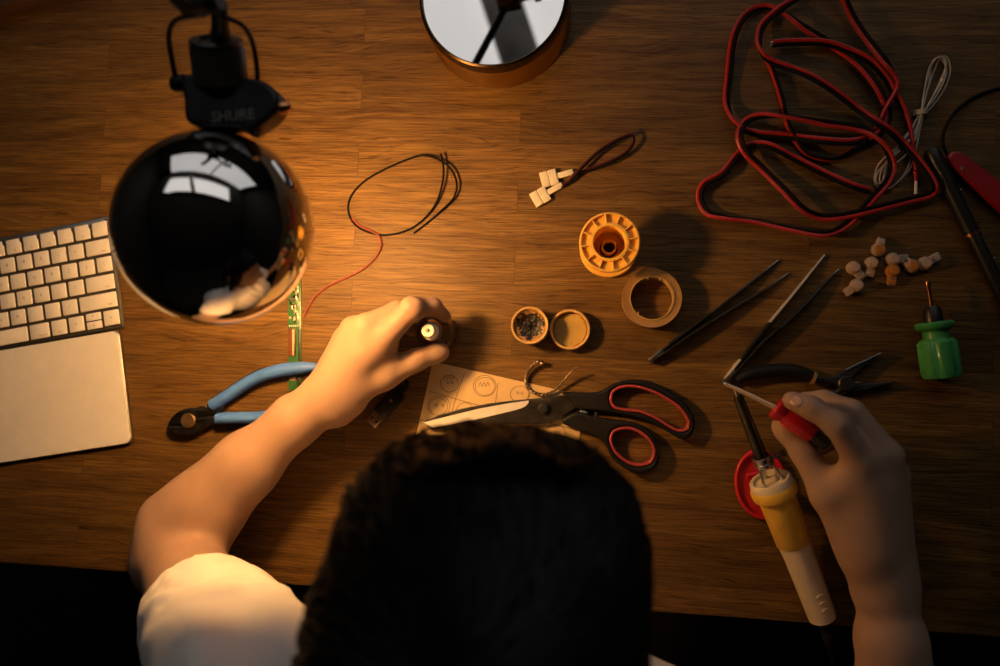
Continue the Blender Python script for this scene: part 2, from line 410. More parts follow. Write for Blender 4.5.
# ------------------------------------------------------------------ ball lamp on its boom
BC = at(215.8, 229.0, .238); BR = 103.2*ppm(.238)*.992
lamp = thing('desk_lamp', 'glossy black ball lamp hanging over the desk on a black bracket', 'lamp', (BC.x, BC.y, TZ))
OP = math.radians(61)
OA = V(-.04, -.15, -.98).normalized()                             # the way the open mouth of the shade points
mb = MB(); prof = []
for i in range(41):
    a = (PI-OP)*i/40; prof.append((BR*math.sin(a), BR*math.cos(a)))
for i in range(40, -1, -1):
    a = (PI-OP)*i/40; prof.append(((BR-.0018)*math.sin(a), (BR-.0018)*math.cos(a)))
prof[0] = (0, BR); prof[-1] = (0, BR-.0018)
lathe(mb, prof[:41], BC, -OA, seg=72); shade = mb.obj('lamp_shade', CHROME, lamp)
mb = MB(); lathe(mb, prof[41:], BC, -OA, seg=64); lathe(mb, [prof[40], prof[41]], BC, -OA, seg=64); mb.obj('shade_lining', WHITEIN, shade)
mb = MB(); bz = BC+OA*.018+V(-.003, .010, 0); sphere(mb, bz, .019); mb.obj('bulb', BULBM, lamp)
mb = MB(); lathe(mb, [(.009, .015), (.013, .018), (.013, .034), (.0, .038)], bz, -OA); mb.obj('bulb_socket', WHITEIN, lamp)
# clamp band, socket, neck, yoke, boom: above the far side of the ball
def L_(px, py, h): return at(px, py, h)
hC = .262
A = L_(196, 112, hC); B = L_(277, 104, hC); bx = (B-A).normalized(); by = V(-bx.y, bx.x, 0)
mb = MB()
cl = outline([(181, 76), (200, 72), (225, 74), (256, 78), (269, 84), (277, 94), (277, 107), (268, 118), (247, 131), (236, 126), (189, 123), (183, 100)], hC, 4)
prism(mb, [cl], TZ+hC-.019, TZ+hC, .003, res=3)
clamp = mb.obj('clamp', BLACKP, lamp)
mb = MB(); text(mb, 'SHURE', L_(233, 116, hC)+V(0, 0, .0001), L_(266, 112, hC)-L_(202, 118, hC), (0, 0, 1), .0100, .0003); mb.obj('lettering', GOLDT, clamp)
mb = MB(); lathe(mb, [(0, 0), (.0035, .0), (.0042, .003), (.003, .009), (0, .010)], L_(277, 108, hC-.006), bx); mb.obj('clamp_screw', COPPER, clamp)
p0, p1 = L_(221, 80, .256), L_(216, 42, .270)
ax = (p1-p0).normalized(); ln = (p1-p0).length; sr = 28*ppm(.262)
mb = MB(); lathe(mb, [(sr*1.02, 0), (sr*1.02, ln*.82), (sr*.97, ln*.88), (sr*.97, ln), (0, ln)], p0, ax, 40); mb.obj('socket', mat('grey socket', (.12, .11, .095), .4, .5), lamp)
mb = MB(); lathe(mb, [(sr*.6, ln*1.0), (sr*.99, ln*1.0), (sr*.99, ln*1.06), (sr*.88, ln*1.09), (sr*.6, ln*1.09)], p0, ax, 40); mb.obj('socket_ring', STEEL, lamp)
p2 = L_(221, 42, .270); p3 = L_(219, 6, .300)
mb = MB(); ax2 = (p3-p2).normalized(); l2 = (p3-p2).length
lathe(mb, [(.0062, 0), (.0062, l2*.3), (.0052, l2*.35), (.0052, l2), (0, l2)], p2, ax2, 28); mb.obj('neck', BLACKP, lamp)
mb = MB()
tube(mb, smooth(lift([(177, 84, .254), (172, 60, .262), (169, 36, .274), (174, 22, .284), (186, 17, .292), (206, 14, .300)], 0), 8), .0019, 10)
tube(mb, smooth(lift([(257, 92, .256), (257, 70, .262), (253, 44, .274), (244, 27, .286), (232, 20, .294), (214, 12, .300)], 0), 8), .0017, 10)
mb.obj('yoke', BLACKP, lamp)
mb = MB(); lathe(mb, [(0, -.001), (.005, -.001), (.006, .002), (.006, .008), (0, .009)], L_(174, 84, .252), (1, .1, 0), 20); mb.obj('pivot_knob', BLACKP, lamp)
mb = MB(); J = L_(206, 2, .305)
lathe(mb, [(0, -.009), (.006, -.009), (.0072, -.007), (.0072, .007), (.006, .009), (0, .009)], J, (1, .15, .1), 28); mb.obj('joint', BLACKP, lamp)
EL = V(-.128, .505, TZ+.40)                                        # boom elbow, beyond the picture
mb = MB(); tube(mb, [L_(166, -12, .335), L_(185, 9, .322), J], .004, 10)
tube(mb, [J, J+(EL-J)*.5, EL], .0052, 12); mb.obj('upper_arm', BLACKP, lamp)
mb = MB()
lathe(mb, [(0, -.016), (.013, -.016), (.014, -.012), (.014, .012), (.013, .016), (0, .016)], EL, (1, .2, 0), 24)
lathe(mb, [(0, .016), (.0045, .016), (.0045, .034), (.009, .036), (.009, .044), (0, .045)], EL, (1, .2, 0), 18)
rbox(mb, EL+V(.02, .0, -.012), (.05, .008, .014), rz(.7), .002)
rbox(mb, EL+V(.012, -.01, -.03), (.012, .006, .06), rz(.3), .002)
mb.obj('elbow', DKBROWN, lamp)
BS = V(-.20, DY1-.03, TZ)
mb = MB(); tube(mb, [EL, EL+(BS+V(0, 0, .05)-EL)*.5, BS+V(0, 0, .05)], .0065, 12); mb.obj('lower_arm', BLACKP, lamp)
mb = MB(); lathe(mb, [(0, 0), (.03, 0), (.032, .003), (.032, .010), (.012, .014), (.011, .055), (0, .056)], BS, (0, 0, 1), 32); mb.obj('lamp_base', BLACKP, lamp)

# ------------------------------------------------------------------ round tin with mirror lid
th_ = .052
tcn = at(493.0, -6, th_); tr = 77.5*ppm(th_)
tin = thing('round_tin', 'round brass-sided tin with a mirror-bright lid at the top of the desk', 'tin', (tcn.x, tcn.y, TZ))
o = V(tcn.x, tcn.y, TZ)
mb = MB(); lathe(mb, [(0, .0), (tr*1.0, .0), (tr*1.015, .002), (tr*1.015, .004), (tr, .006), (tr, .037), (tr*.99, .0385), (tr*.99, .0395), (0, .0395)], o, seg=80); body = mb.obj('tin_body', BRASS, tin)
mb = MB(); lathe(mb, [(tr*.99, .0395), (tr*1.008, .0395), (tr*1.008, .048), (tr*.995, .0512), (tr*.97, .0522), (tr*.955, .0518), (tr*.95, .0505)], o, seg=80); rim = mb.obj('lid_rim', mat('bronze rim', (.13, .085, .045), .25, 1.0), tin)
mb = MB(); lathe(mb, [(0, .0502), (tr*.5, .0502), (tr*.955, .0502)], o, seg=80); lathe(mb, [(tr*.955, .0502), (tr*.955, .0482), (0, .0482)], o, seg=80); mb.obj('mirror', MIRROR, tin)

# ------------------------------------------------------------------ dark framed thing in the far left corner
fr = [at(40, -7, .02), at(-30, 19, .02)]
fd = (fr[0]-fr[1]).normalized(); fn = V(-fd.y, fd.x, 0)
fc = (fr[0]+fr[1])/2
tab = thing('framed_panel', 'dark flat panel with a brown edge, cut off at the top left corner', 'panel', fc+fn*.1-V(0, 0, .02))
FR = frame(fd)
mb = MB()
rbox(mb, fc+fn*.006-V(0, 0, .010), (.24, .012, .020), FR, .002); rbox(mb, fc+fn*.194-V(0, 0, .010), (.24, .012, .020), FR, .002)
rbox(mb, fc+fn*.1-fd*.114-V(0, 0, .010), (.012, .18, .020), FR, .002); rbox(mb, fc+fn*.1+fd*.114-V(0, 0, .010), (.012, .18, .020), FR, .002)
mb.obj('frame', DKBROWN, tab)
mb = MB(); rbox(mb, fc+fn*.1-V(0, 0, .013), (.218, .178, .010), FR, .001); mb.obj('panel', BLACKP, tab)

# ------------------------------------------------------------------ yellow spool
s0 = at(608.5, 249.5, 0); sr = 30.3*ppm(.042)
sp = thing('spool', 'empty yellow plastic spool standing on its flange', 'spool', s0)
mb = MB()
lathe(mb, [(.0085, .0015), (sr*.98, .0015), (sr, .0008), (sr*.99, 0), (sr, .001), (sr, .0045), (sr*.97, .0055), (.0175, .006), (.0165, .009),
           (.0165, .033), (.0175, .036), (sr*.97, .0365), (sr, .0375), (sr, .0415), (sr*.965, .0425), (sr*.93, .0425), (sr*.925, .0392),
           (.0172, .0392), (.0172, .0425), (.0150, .0427), (.0143, .0415), (.0143, .004)], s0, seg=64)
lathe(mb, [(.0143, .004), (.0085, .004), (.0085, .0015)], s0, seg=64)
for k in range(12):
    a = 2*PI*k/12+.18; d = V(math.cos(a), math.sin(a), 0)
    rbox(mb, s0+d*((.0172+sr*.925)/2)+V(0, 0, .0402), (sr*.925-.0172+.001, .0011, .0042), rz(a), .0003)
mb.obj('spool_body', YEL, sp)
mb = MB(); lathe(mb, [(.0055, .002), (.0068, .002), (.0068, .017), (.0055, .017), (.0055, .002)], s0, seg=32)
mb.obj('hub_tube', YEL, sp)

# ------------------------------------------------------------------ tape roll
t0 = at(650.7, 299.7, 0); ro = 29.3*ppm(.016)
tape = thing('tape_roll', 'roll of brown tape lying flat beside the yellow spool', 'tape', t0)
mb = MB(); ri = ro*.75
lathe(mb, [(ri, .0005), (ro*.985, .0005), (ro, .0015), (ro*1.0, .0155), (ro*.985, .0165), (ro*.93, .0160), (ri, .0160), (ri, .0005)], t0, seg=72); mb.obj('tape', TAPE, tape)
mb = MB(); lathe(mb, [(ri*.955, .0002), (ri, .0002), (ri, .0168), (ri*.955, .0168), (ri*.955, .0002)], t0, seg=72); core = mb.obj('core', TAPECORE, tape)
mb = MB()
for a in (70, 105, 230): 
    d = V(math.cos(math.radians(a)), math.sin(math.radians(a)), 0); mb = MB(); rbox(mb, t0+d*ri*.93+V(0, 0, .014), (.003, .0012, .005), rz(math.radians(a+35)), .0003); mb.obj('core_notch', TAPECORE, tape)
mb = MB(); tube(mb, [t0+V(math.cos(math.radians(a))*ri*.93, math.sin(math.radians(a))*ri*.93, .0148+.001*math.sin(a)) for a in range(-35, 62, 6)], .0007, 6)
mb.obj('loose_tape_end', TAPECORE, tape)

# ------------------------------------------------------------------ flux jar and its lid
j0 = at(531.5, 326.8, 0); jr = 18.9*ppm(.022)
jar = thing('flux_jar', 'small open amber jar of dark crusted soldering flux', 'jar', j0)
mb = MB(); lathe(mb, [(0, 0), (jr*.93, 0), (jr*.97, .001), (jr*.97, .017), (jr, .0175), (jr, .0215), (jr*.97, .0225), (jr*.90, .0222), (jr*.86, .0205), (jr*.85, .0135), (0, .013)], j0, seg=48); mb.obj('jar_body', JARP, jar)
mb = MB(); vs = []; fs = []; nr, ns = 14, 56; bands = []
for i in range(nr):
    for k in range(ns):
        a = 2*PI*k/ns; r_ = jr*.865*i/(nr-1)
        z = .0160+.0040*(i/(nr-1))**4+.0009*rng.random()*(i > 0); vs.append(j0+V(r_*math.cos(a), r_*math.sin(a), z))
for i in range(nr-1):
    for k in range(ns):
        a = 2*PI*k/ns; fs.append((i*ns+k, i*ns+(k+1) % ns, (i+1)*ns+(k+1) % ns, (i+1)*ns+k))
        bands.append(0 if (i+.5)/(nr-1) < .80+.07*math.sin(3*a+.6)+.06*math.sin(7*a)+.06*rng.standard_normal() else 1)
mb.add(vs, fs); mb.m = bands
mb.obj('flux', [FLUX, FLUXBR], jar)
l0 = at(570.2, 330, 0); lr = 20.2*ppm(.011)
lid = thing('jar_lid', 'amber jar lid lying upside down right of the flux jar', 'lid', l0)
mb = MB(); lathe(mb, [(0, 0), (lr*.96, 0), (lr, .001), (lr, .0105), (lr*.975, .0115), (lr*.90, .0115), (lr*.87, .0105), (lr*.86, .0035), (lr*.80, .0035), (lr*.79, .0042), (lr*.76, .0042), (lr*.75, .003)], l0, seg=56); mb.obj('lid_shell', JARP, lid)
mb = MB(); lathe(mb, [(0, .0052), (lr*.4, .0052), (lr*.80, .0052)], l0, seg=48); rbox(mb, l0+V(-.006, -.0095, .0054), (.0012, .001, .0004), bev=0, mi=1); mb.obj('liner', [LIDIN, FLUXBR], lid)

# ------------------------------------------------------------------ strip-light connectors joined by a short lead
cl0 = at(551, 188)
con = thing('connector_lead', 'two ivory clip connectors joined by a short looped dark red lead', 'connector', cl0)
def clip(c, d, L1, W, T, h0):
    """c centre pixel, d direction pixel towards the cable"""
    p = at(c[0], c[1], h0+T/2); q = at(d[0], d[1], h0+T/2); dr = (q-p); dr.z = 0; dr.normalize(); F = frame(dr)
    mb = MB()
    rbox(mb, p-dr*L1*.26, (L1*.46, W, T), F, .0009); rbox(mb, p+dr*L1*.24, (L1*.50, W, T*.9), F, .0009)
    rbox(mb, p+dr*L1*.06+F @ V(0, W*.18, 0)+V(0, 0, T*.2), (L1*.1, W*.3, T*.7), F, .0004)
    o = mb.obj('connector', CREAMW, con)
    return p, dr, F
p, dr, F = clip((549, 178.5), (572, 172), .0165, .0150, .005, .0004)
mb = MB(); rbox(mb, p+dr*.0155-V(0, 0, .0005), (.0165, .0056, .0032), F, .0006); mb.obj('wire_sleeve', CREAMW, con)
e1 = p+dr*.0225
p, dr, F = clip((540.3, 197), (562, 184.5), .0165, .0150, .005, .0004)
mb = MB(); rbox(mb, p+dr*.0155-V(0, 0, .0005), (.0165, .0056, .0032), F, .0006); mb.obj('wire_sleeve', CREAMW, con)
e2 = p+dr*.0225
mb = MB()
lp = [tuple(e1), tuple(at(577, 172.6, .003)), tuple(at(590, 168, .004)), tuple(at(608, 161.5, .006)), tuple(at(624, 153, .006)), tuple(at(632.5, 143, .007)), tuple(at(633.5, 135, .007)),
      tuple(at(629, 134, .007)), tuple(at(615, 140, .0065)), tuple(at(598, 151, .006)), tuple(at(583, 165, .007)), tuple(at(573, 176, .006)), tuple(at(567, 182, .0035)), tuple(e2)]
tube(mb, smooth(lp, 10), .0010, 8, 0)
mb.obj('dark_red_wire', DKREDWIRE, con)
mb = MB(); tube(mb, smooth([(x+.0004, y-.0021, z+.0003) for x, y, z in lp], 10), .0010, 8); mb.obj('black_wire', BLACKWIRE, con)

# ------------------------------------------------------------------ loose thin wire: black loop running into a faded red tail
lw = thing('loose_wire', 'thin loose wire with a big black loop and faded red tail', 'wire', at(400, 200))
mb = MB()
P_ = lambda q: (280+q[0]/3.025, 140+q[1]/3.027, q[2])
bl = [(405, 282, .0015), (440, 255, .003), (490, 212, .006), (525, 175, .009), (535, 135, .012), (520, 92, .013), (490, 65, .013), (455, 50, .012), (420, 48, .011), (370, 65, .008), (310, 92, .005), (255, 125, .003), (218, 165, .002),
      (206, 205, .0015), (218, 245, .001), (250, 272, .001), (300, 287, .001), (350, 284, .0012), (400, 266, .0015), (440, 235, .003), (470, 195, .006), (487, 150, .010), (495, 100, .013), (492, 65, .0145), (486, 41, .015)]
tube(mb, smooth(lift([P_((q[0], q[1], max(.0011, q[2]*.42))) for q in bl], 0), 7), .00105, 8); mb.obj('black_wire', BLACKWIRE, lw)
mb = MB()
rd = [(218, 238, .0012), (245, 262, .0018), (275, 275, .002), (298, 290, .002), (306, 318, .0015), (292, 352, .0012), (255, 388, .0012), (205, 415, .0012), (150, 440, .0012), (110, 470, .0012), (88, 503, .0012), (72, 535, .0012)]
tube(mb, smooth(lift([P_(q) for q in rd], 0), 7), .0011, 8); mb.obj('red_wire', PINKWIRE, lw)

# ------------------------------------------------------------------ red and black twin cord
def side_off(pts3, side, d, lift=0):
    p = np.array(pts3); t = np.gradient(p, axis=0); t /= np.linalg.norm(t, axis=1)[:, None]+1e-9
    n = np.stack([t[:, 1], -t[:, 0], 0*t[:, 0]], 1)             # to the right of travel as seen from above
    s_ = np.interp(np.linspace(0, 1, len(p)), np.linspace(0, 1, len(side)), side)
    up = np.sqrt(np.maximum(0, 1-s_**2))
    return p+n*(s_*d)[:, None]+np.array([0, 0, 1. if lift >= 0 else -1.])*(up*d)[:, None]
Q = lambda x, y: (680+x/2.775, y/2.775)
cordB = [(530, 530, 1), (480, 515, 1), (400, 480, 1), (320, 440, 1), (250, 405, 1), (200, 402, 1), (160, 430, 1), (120, 480, 1), (66, 512, 1), (55, 552, 1), (76, 590, 1), (125, 604, .6), (200, 615, .2), (300, 635, .6), (390, 650, .9),
         (440, 638, 1), (490, 600, 1), (540, 545, 1), (575, 505, 1), (590, 465, .8), (580, 425, .4), (550, 385, -.5), (500, 357, -1), (400, 341, -1), (300, 325, -.5), (230, 320, .5), (185, 335, 1), (165, 372, 1), (180, 420, 1),
         (230, 470, 1), (290, 530, 1), (340, 580, 1), (390, 602, 1), (450, 600, 1), (540, 580, 1), (640, 555, 1), (695, 540, 1), (706, 515, 1), (675, 462, 1), (620, 398, 1), (580, 360, 1), (540, 335, 1), (490, 300, 1), (440, 260, 1),
         (370, 215, 1), (310, 190, 1), (260, 172, .7), (230, 150, 0), (218, 118, -.8), (228, 72, -1), (270, 30, -1), (322, -4, -.6), (390, -42, 0), (440, -30, .7), (457, 0, 1), (480, 50, 1), (520, 110, 1), (568, 170, 1), (598, 215, .3),
         (598, 246, -.3), (568, 300, -.3), (552, 340, .3), (530, 375, .8), (480, 393, 1), (400, 390, 1), (300, 378, 1), (205, 368, .7), (158, 345, 0), (130, 290, -.9), (136, 200, -1), (150, 100, -1), (186, 38, -1), (240, 18, -.4), (290, 38, .6),
         (350, 80, 1), (430, 130, 1), (500, 182, 1), (550, 245, 1), (577, 308, 1), (571, 345, .8), (548, 372, .6), (525, 388, .4)]
cordC = [(548, 372), (500, 402), (430, 440), (380, 438), (340, 418), (300, 350), (278, 265), (255, 195), (240, 165)]
cordA = [(258, 121, -.9), (300, 117, -.9), (400, 118, -.8), (470, 140, -.6), (530, 170, -.6), (572, 215, -.6), (592, 252, -.5), (625, 310, 0), (645, 385, .5), (652, 440, .5), (655, 475, .4)]
cord = thing('lead_cord', 'tangled red and black twin cord in loose coils at the upper right', 'cord', at(840, 110))
WR = .0019
red, blk = MB(), MB()
for pth, base in ((cordB, 0), (cordA, 1)):
    k = len(pth)
    hz = [(.0040+.0024*(1+math.sin(i*1.9+base))/1.0+(.004 if 12 < i < 60 else 0)) if not base else max(.0042, .0095-.0006*i) for i in range(k)]
    p3 = smooth([tuple(at(*Q(x, y), hz[i])) for i, (x, y, s_) in enumerate(pth)], 7)
    sd = [s_ for *_, s_ in pth]
    sdr = np.array(sd)
    tube(red, side_off(p3, sdr, WR*.98), WR, 8)
    tube(blk, side_off(p3, -sdr, WR*.98, -1), WR, 8)
p3 = smooth([tuple(at(*Q(x, y), .0024)) for x, y in cordC], 7)
tube(red, p3+np.array([-.0007, 0, 0]), WR, 8); tube(blk, p3+np.array([.0007, 0, .0030]), WR*.9, 8)
red.obj('red_wire', REDWIRE, cord); blk.obj('black_wire', BLACKWIRE, cord)
for dx, dz in ((0, .0095), (1.5, .0085)):
    mb = MB(); a, b = at(773.5, 42.2+dx*1.8, dz), at(770.5, 43.2+dx*1.8, dz-.001); tube(mb, [a, (a+b)/2, b], .0010, 8); mb.obj('bare_end', STEEL, cord)
pA, pB, pC, pD = at(916.2, 172, .004), at(916, 181, .004), at(916, 180.5, .004), at(915.8, 194, .003)
mb = MB(); tube(mb, [pA, (pA+pB)/2, pB], [.0026, .0024, .0018], 12); tip = mb.obj('plug', DKRED, cord)
mb = MB(); tube(mb, [pC, (pC+pD)/2, pD], .0013, 10); mb.obj('metal_pin', CAPW, tip)
mb = MB(); tube(mb, [pD, pD+(pD-pC)*.12], .0016, 10); mb.obj('pin_end', BLACKP, tip)

# ------------------------------------------------------------------ white wire bundle
wb = thing('wire_bundle', 'small hank of thin white wire tied in the middle', 'wire', at(920, 115))
Q2 = lambda x, y: (835+x/3.697, 40+y/3.697)
mb = MB()
top = [[(318, 268), (328, 200), (348, 120), (372, 70), (400, 64), (412, 90), (385, 160), (350, 230), (330, 270)],
       [(322, 268), (340, 190), (368, 110), (390, 66), (415, 66), (426, 115), (405, 180), (368, 235), (333, 272)],
       [(315, 268), (335, 210), (352, 130), (355, 95), (372, 68), (402, 80), (410, 130), (375, 205), (326, 270)],
       [(320, 266), (332, 180), (350, 100), (385, 62), (408, 80), (400, 140), (362, 210), (328, 268)]]
bot = [[(315, 272), (285, 335), (225, 400), (165, 455), (146, 505), (150, 535), (172, 540), (185, 500), (200, 440), (262, 352), (318, 275)],
       [(320, 272), (290, 345), (235, 410), (185, 460), (165, 505), (172, 538), (200, 548), (240, 520), (280, 470), (300, 400), (325, 275)],
       [(312, 272), (270, 350), (215, 425), (185, 480), (180, 530), (205, 546), (250, 505), (275, 455), (290, 380), (322, 276)],
       [(318, 274), (300, 340), (255, 395), (200, 445), (158, 490), (152, 525), (176, 525), (210, 470), (265, 420), (305, 350), (326, 278)]]
for li, lp in enumerate(top+bot):
    tube(mb, smooth([tuple(at(*Q2(x, y), .0013+.0011*(li % 4)+.0012*math.sin(i*1.7+li)+.0012)) for i, (x, y) in enumerate(lp)], 7), .00075, 7)
mb.obj('wire', WHITEWIRE, wb)
mb = MB()
for k in range(3):
    a = at(*Q2(292, 266+6*k), .002); b = at(*Q2(340, 263+6*k), .002); m_ = (a+b)/2
    tube(mb, smooth([a, (a*.8+b*.2)+V(0, 0, .004), m_+V(0, 0, .0055), (a*.2+b*.8)+V(0, 0, .004), b, m_+V(0, 0, -.0012)], 5, True), .0009, 7, closed=True)
mb.obj('tie', WHITEWIRE, wb)

# ------------------------------------------------------------------ black probe and red probe handle
h_ = .0068
a, b = at(930.5, 149, h_), at(1020, 330, h_); ax = (b-a).normalized(); ln = (b-a).length
pr = thing('black_probe', 'black pen-shaped probe with a thin copper ring at the right edge', 'probe', (a.x, a.y, TZ))
mb = MB(); lathe(mb, [(0, 0), (.0048, 0), (.0062, .002), (.0066, .010), (.0068, .05), (.0064, .083)], a, ax, 24); lathe(mb, [(.0064, .083), (0, .083)], a, ax, 24); mb.obj('cap', BLACKP, pr)
mb = MB(); lathe(mb, [(.0056, .0832), (.0066, .0832), (.0066, .0860), (.0056, .0860)], a, ax, 24); mb.obj('ring', COPPER, pr)
mb = MB(); lathe(mb, [(.0056, .083), (.0062, .0862), (.0060, .14), (.0050, ln*.93), (.0028, ln), (0, ln)], a, ax, 24); mb.obj('body', BLACKP, pr)
for d_ in (.045, .112):
    mb = MB(); sphere(mb, a+ax*d_+V(.0052, .0032, .0030), .0010, seg=10, rings=6); mb.obj('screw', STEEL, pr)
h_ = .010
rh = thing('red_handle', 'flat red tool handle with a brass rivet beside the black probe', 'handle', at(975, 180))
ol = outline([(947.5, 157), (951, 152), (957, 151), (964, 153.5), (982, 167), (1003, 183), (1040, 211), (1030, 231), (1000, 209), (975, 188), (957, 172), (949, 162)], h_, 5)
mb = MB(); prism(mb, [ol], TZ+.0004, TZ+h_+.001, .0025, res=3); body = mb.obj('handle_scale', DKRED, rh)
mb = MB(); q = at(962.5, 168.5, h_); lathe(mb, [(0, .0016), (.0012, .0016), (.0018, .0010), (.0018, -.002), (0, -.002)], q, (0, 0, 1), 16); mb.obj('rivet', BRASS, rh)
mb = MB(); tube(mb, smooth(lift([(1040, 79, .002), (1000, 88, .002), (976, 96, .002), (957, 110, .003), (945.5, 128, .004), (943, 142, .005), (947, 154, .006), (953, 160, .006)], 0), 8), .0014, 8); mb.obj('black_cable', BLACKWIRE, rh)

# ------------------------------------------------------------------ gel splice connectors
def gel(head, tail, orange, label, solid=False):
    hd, tl = at(*head, .0042), at(*tail, .0036)
    dr = (tl-hd); dr.z = 0; L1 = max(dr.length, .007); dr.normalize(); F = frame(dr)
    o = thing('gel_connector', label, 'connector', (hd.x, hd.y, TZ), 'gel splice connectors')
    mb = MB(); lathe(mb, [(0, -.0001), (.0058, -.0001), (.0062, .0008), (.0062, .0040), (.0050, .0056), (0, .0060)], (hd.x, hd.y, TZ+.0012), (0, 0, 1), 24)
    b_ = hd+dr*L1*.62; rbox(mb, (b_.x, b_.y, TZ+.0036), (L1*.95, .0078, .0048), F, .0012); mb.obj('gel_body', GELO if solid else GEL, o)
    for k in (-1, 0, 1):
        mb = MB(); s_ = hd+dr*L1*.55+F @ V(0, .0024*k, 0); e_ = hd+dr*(L1+.0022)+F @ V(0, .0024*k, 0)
        tube(mb, [V(s_.x, s_.y, TZ+.0058), (V(s_.x, s_.y, TZ+.0056)+V(e_.x, e_.y, TZ+.0038))/2, V(e_.x, e_.y, TZ+.0034)], .0010, 7); mb.obj('wire_port', GEL, o)
    mb = MB(); lathe(mb, [(0, .0061), (.0036, .0061), (.0044, .0072), (.0036, .0084), (0, .0086)], (hd.x, hd.y, TZ+.0012), (0, 0, 1), 20); mb.obj('button', GELO if orange else GEL, o)
gel((878.5, 249.5), (880.8, 240.5), True, 'clear gel connector with an orange base, topmost of the scattered group')
gel((853.5, 268), (861.5, 277), False, 'pinkish clear gel connector furthest left, its ports pointing down right')
gel((871.5, 263.5), (869.8, 274), False, 'pinkish clear gel connector standing upright between its left neighbour and the orange one')
gel((856.8, 285.6), (846.5, 292.5), False, 'pinkish clear gel connector lying lowest left of the group')
gel((893, 259.5), (906, 258.5), False, 'clear gel connector lying sideways directly above the solid orange one')
gel((892.6, 271), (891.2, 283), True, 'solid orange gel connector with ports pointing down', True)
gel((912, 266), (904.5, 260), True, 'orange-bottomed clear gel connector, second from the right', False)
gel((925, 263.5), (937.5, 256.5), False, 'colourless gel connector at the right end of the group')

# ------------------------------------------------------------------ green stubby driver
a, b = at(927.5, 281.5, .0165), at(942.5, 379, .0150); ax = (b-a).normalized(); ln = (b-a).length
gd = thing('stubby_driver', 'green stubby screwdriver with a short copper-lit shaft at the right', 'screwdriver', (b.x, b.y, TZ))
u_ = ln/98.7
mb = MB(); lathe(mb, [(0, 0), (.0022, 0), (.0026, 3*u_), (.0017, 6*u_), (.0017, 30*u_), (0, 30*u_)], a, ax, 16); mb.obj('shaft', COPPER, gd)
mb = MB(); lathe(mb, [(0, 25*u_), (.0055, 25*u_), (.0078, 29*u_), (.0082, 43*u_), (0, 43*u_)], a, ax, 24); mb.obj('ferrule', BLACKP, gd)
mb = MB(); lathe(mb, [(0, 41*u_), (.0140, 41*u_), (.0158, 43*u_), (.0158, 46*u_), (.0140, 48.5*u_), (.0105, 50*u_), (.0105, 58*u_), (.012, 62*u_)], a, ax, 32); mb.obj('collar', GREEN, gd)
mb = MB(); lathe(mb, [(0, 58*u_), (.0125, 58*u_), (.0160, 62*u_), (.0163, 92*u_), (.0145, 97*u_), (.010, 98.5*u_), (0, 98.7*u_)], a, ax, 72, lobes=lambda th, r: r*(1-.10*max(0, math.cos(6*th))**2) if r > .008 else r); mb.obj('handle', GREEN, gd)

# ------------------------------------------------------------------ tweezers
def ribbon(path, wid, thk):
    """upright steel strip: height wid, thickness thk, centred on the path"""
    p = np.array([list(q) for q in path]); k = len(p)
    t = np.gradient(p, axis=0); t[:, 2] = 0; t /= np.linalg.norm(t, axis=1)[:, None]
    n = np.stack([-t[:, 1], t[:, 0], 0*t[:, 0]], 1)
    x = np.linspace(0, 1, k); w_ = np.interp(x, np.linspace(0, 1, len(wid)), wid); h_ = np.interp(x, np.linspace(0, 1, len(thk)), thk)
    vs = []
    for i in range(k):
        for (sn, sz) in ((-1, -1), (1, -1), (1, .82), (.5, 1), (-.5, 1), (-1, .82)):
            q = p[i]+n[i]*sn*h_[i]/2; vs.append((q[0], q[1], TZ+.0004+w_[i]*(sz+1)/2))
    fs = [(i*6+j, i*6+(j+1) % 6, (i+1)*6+(j+1) % 6, (i+1)*6+j) for i in range(k-1) for j in range(6)]
    fs += [tuple(range(6))[::-1], tuple((k-1)*6+j for j in range(6))]
    return MB().add(vs, fs)
def tweezers(joint, up, lo, label, bright):
    j = at(*joint, .006); o = thing('tweezers', label, 'tweezers', (j.x, j.y, TZ), 'two pairs of steel tweezers')
    for pts, m_ in ((up, LITST if bright else GREYST), (lo, GREYST)):
        p = smooth([tuple(at(x, y, .006)) for x, y in pts], 8)
        mb = ribbon(p, [.0085, .0105, .0105, .0095, .006, .0022], [.0016, .0017, .0017, .0016, .0016, .0013]); mb.obj('arm', m_, o)
        k = int(len(p)*.18); g = ribbon(p[k:int(len(p)*.46)], [.0108, .0110, .0108], [.0024, .0026, .0022]); g.obj('grip_pad', GUNMETAL, o)
    mb = MB(); q0, q1 = at(*up[0], .005), at(*up[1], .005); d = (q1-q0).normalized()
    rbox(mb, j+d*.004-V(0, 0, .0012), (.016, .0046, .0088), frame(V(d.x, d.y, 0)), .0008); mb.obj('joint', GREYST, o)
LITST = mat('lit tweezer steel', (.75, .73, .70), .35, .45)  # same steel made paler, so one arm looks lit
GREYST = mat('tweezer steel', (.30, .29, .275), .35, 1.0, var=.1)
T1 = lambda x, y: (640+x/5.125, 240+y/5.125)
tweezers(T1(66, 608), [T1(64, 604), T1(150, 535), T1(290, 428), T1(400, 345), T1(500, 268), T1(600, 190), T1(716, 100)],
         [T1(72, 613), T1(150, 560), T1(300, 458), T1(400, 396), T1(500, 334), T1(650, 245), T1(766, 168)], 'dull steel tweezers, slightly open, nearest the tape roll', False)
T2 = lambda x, y: (640+x/3.846, 240+y/3.846)
tweezers(T2(331, 540), [T2(327, 534), T2(385, 460), T2(450, 375), T2(525, 285), T2(600, 195), T2(660, 122), T2(716, 54)],
         [T2(338, 540), T2(440, 425), T2(500, 366), T2(560, 318), T2(650, 230), T2(720, 155), T2(771, 110)], 'wide open tweezers with one bright edge, touching the screwdriver tip', True)

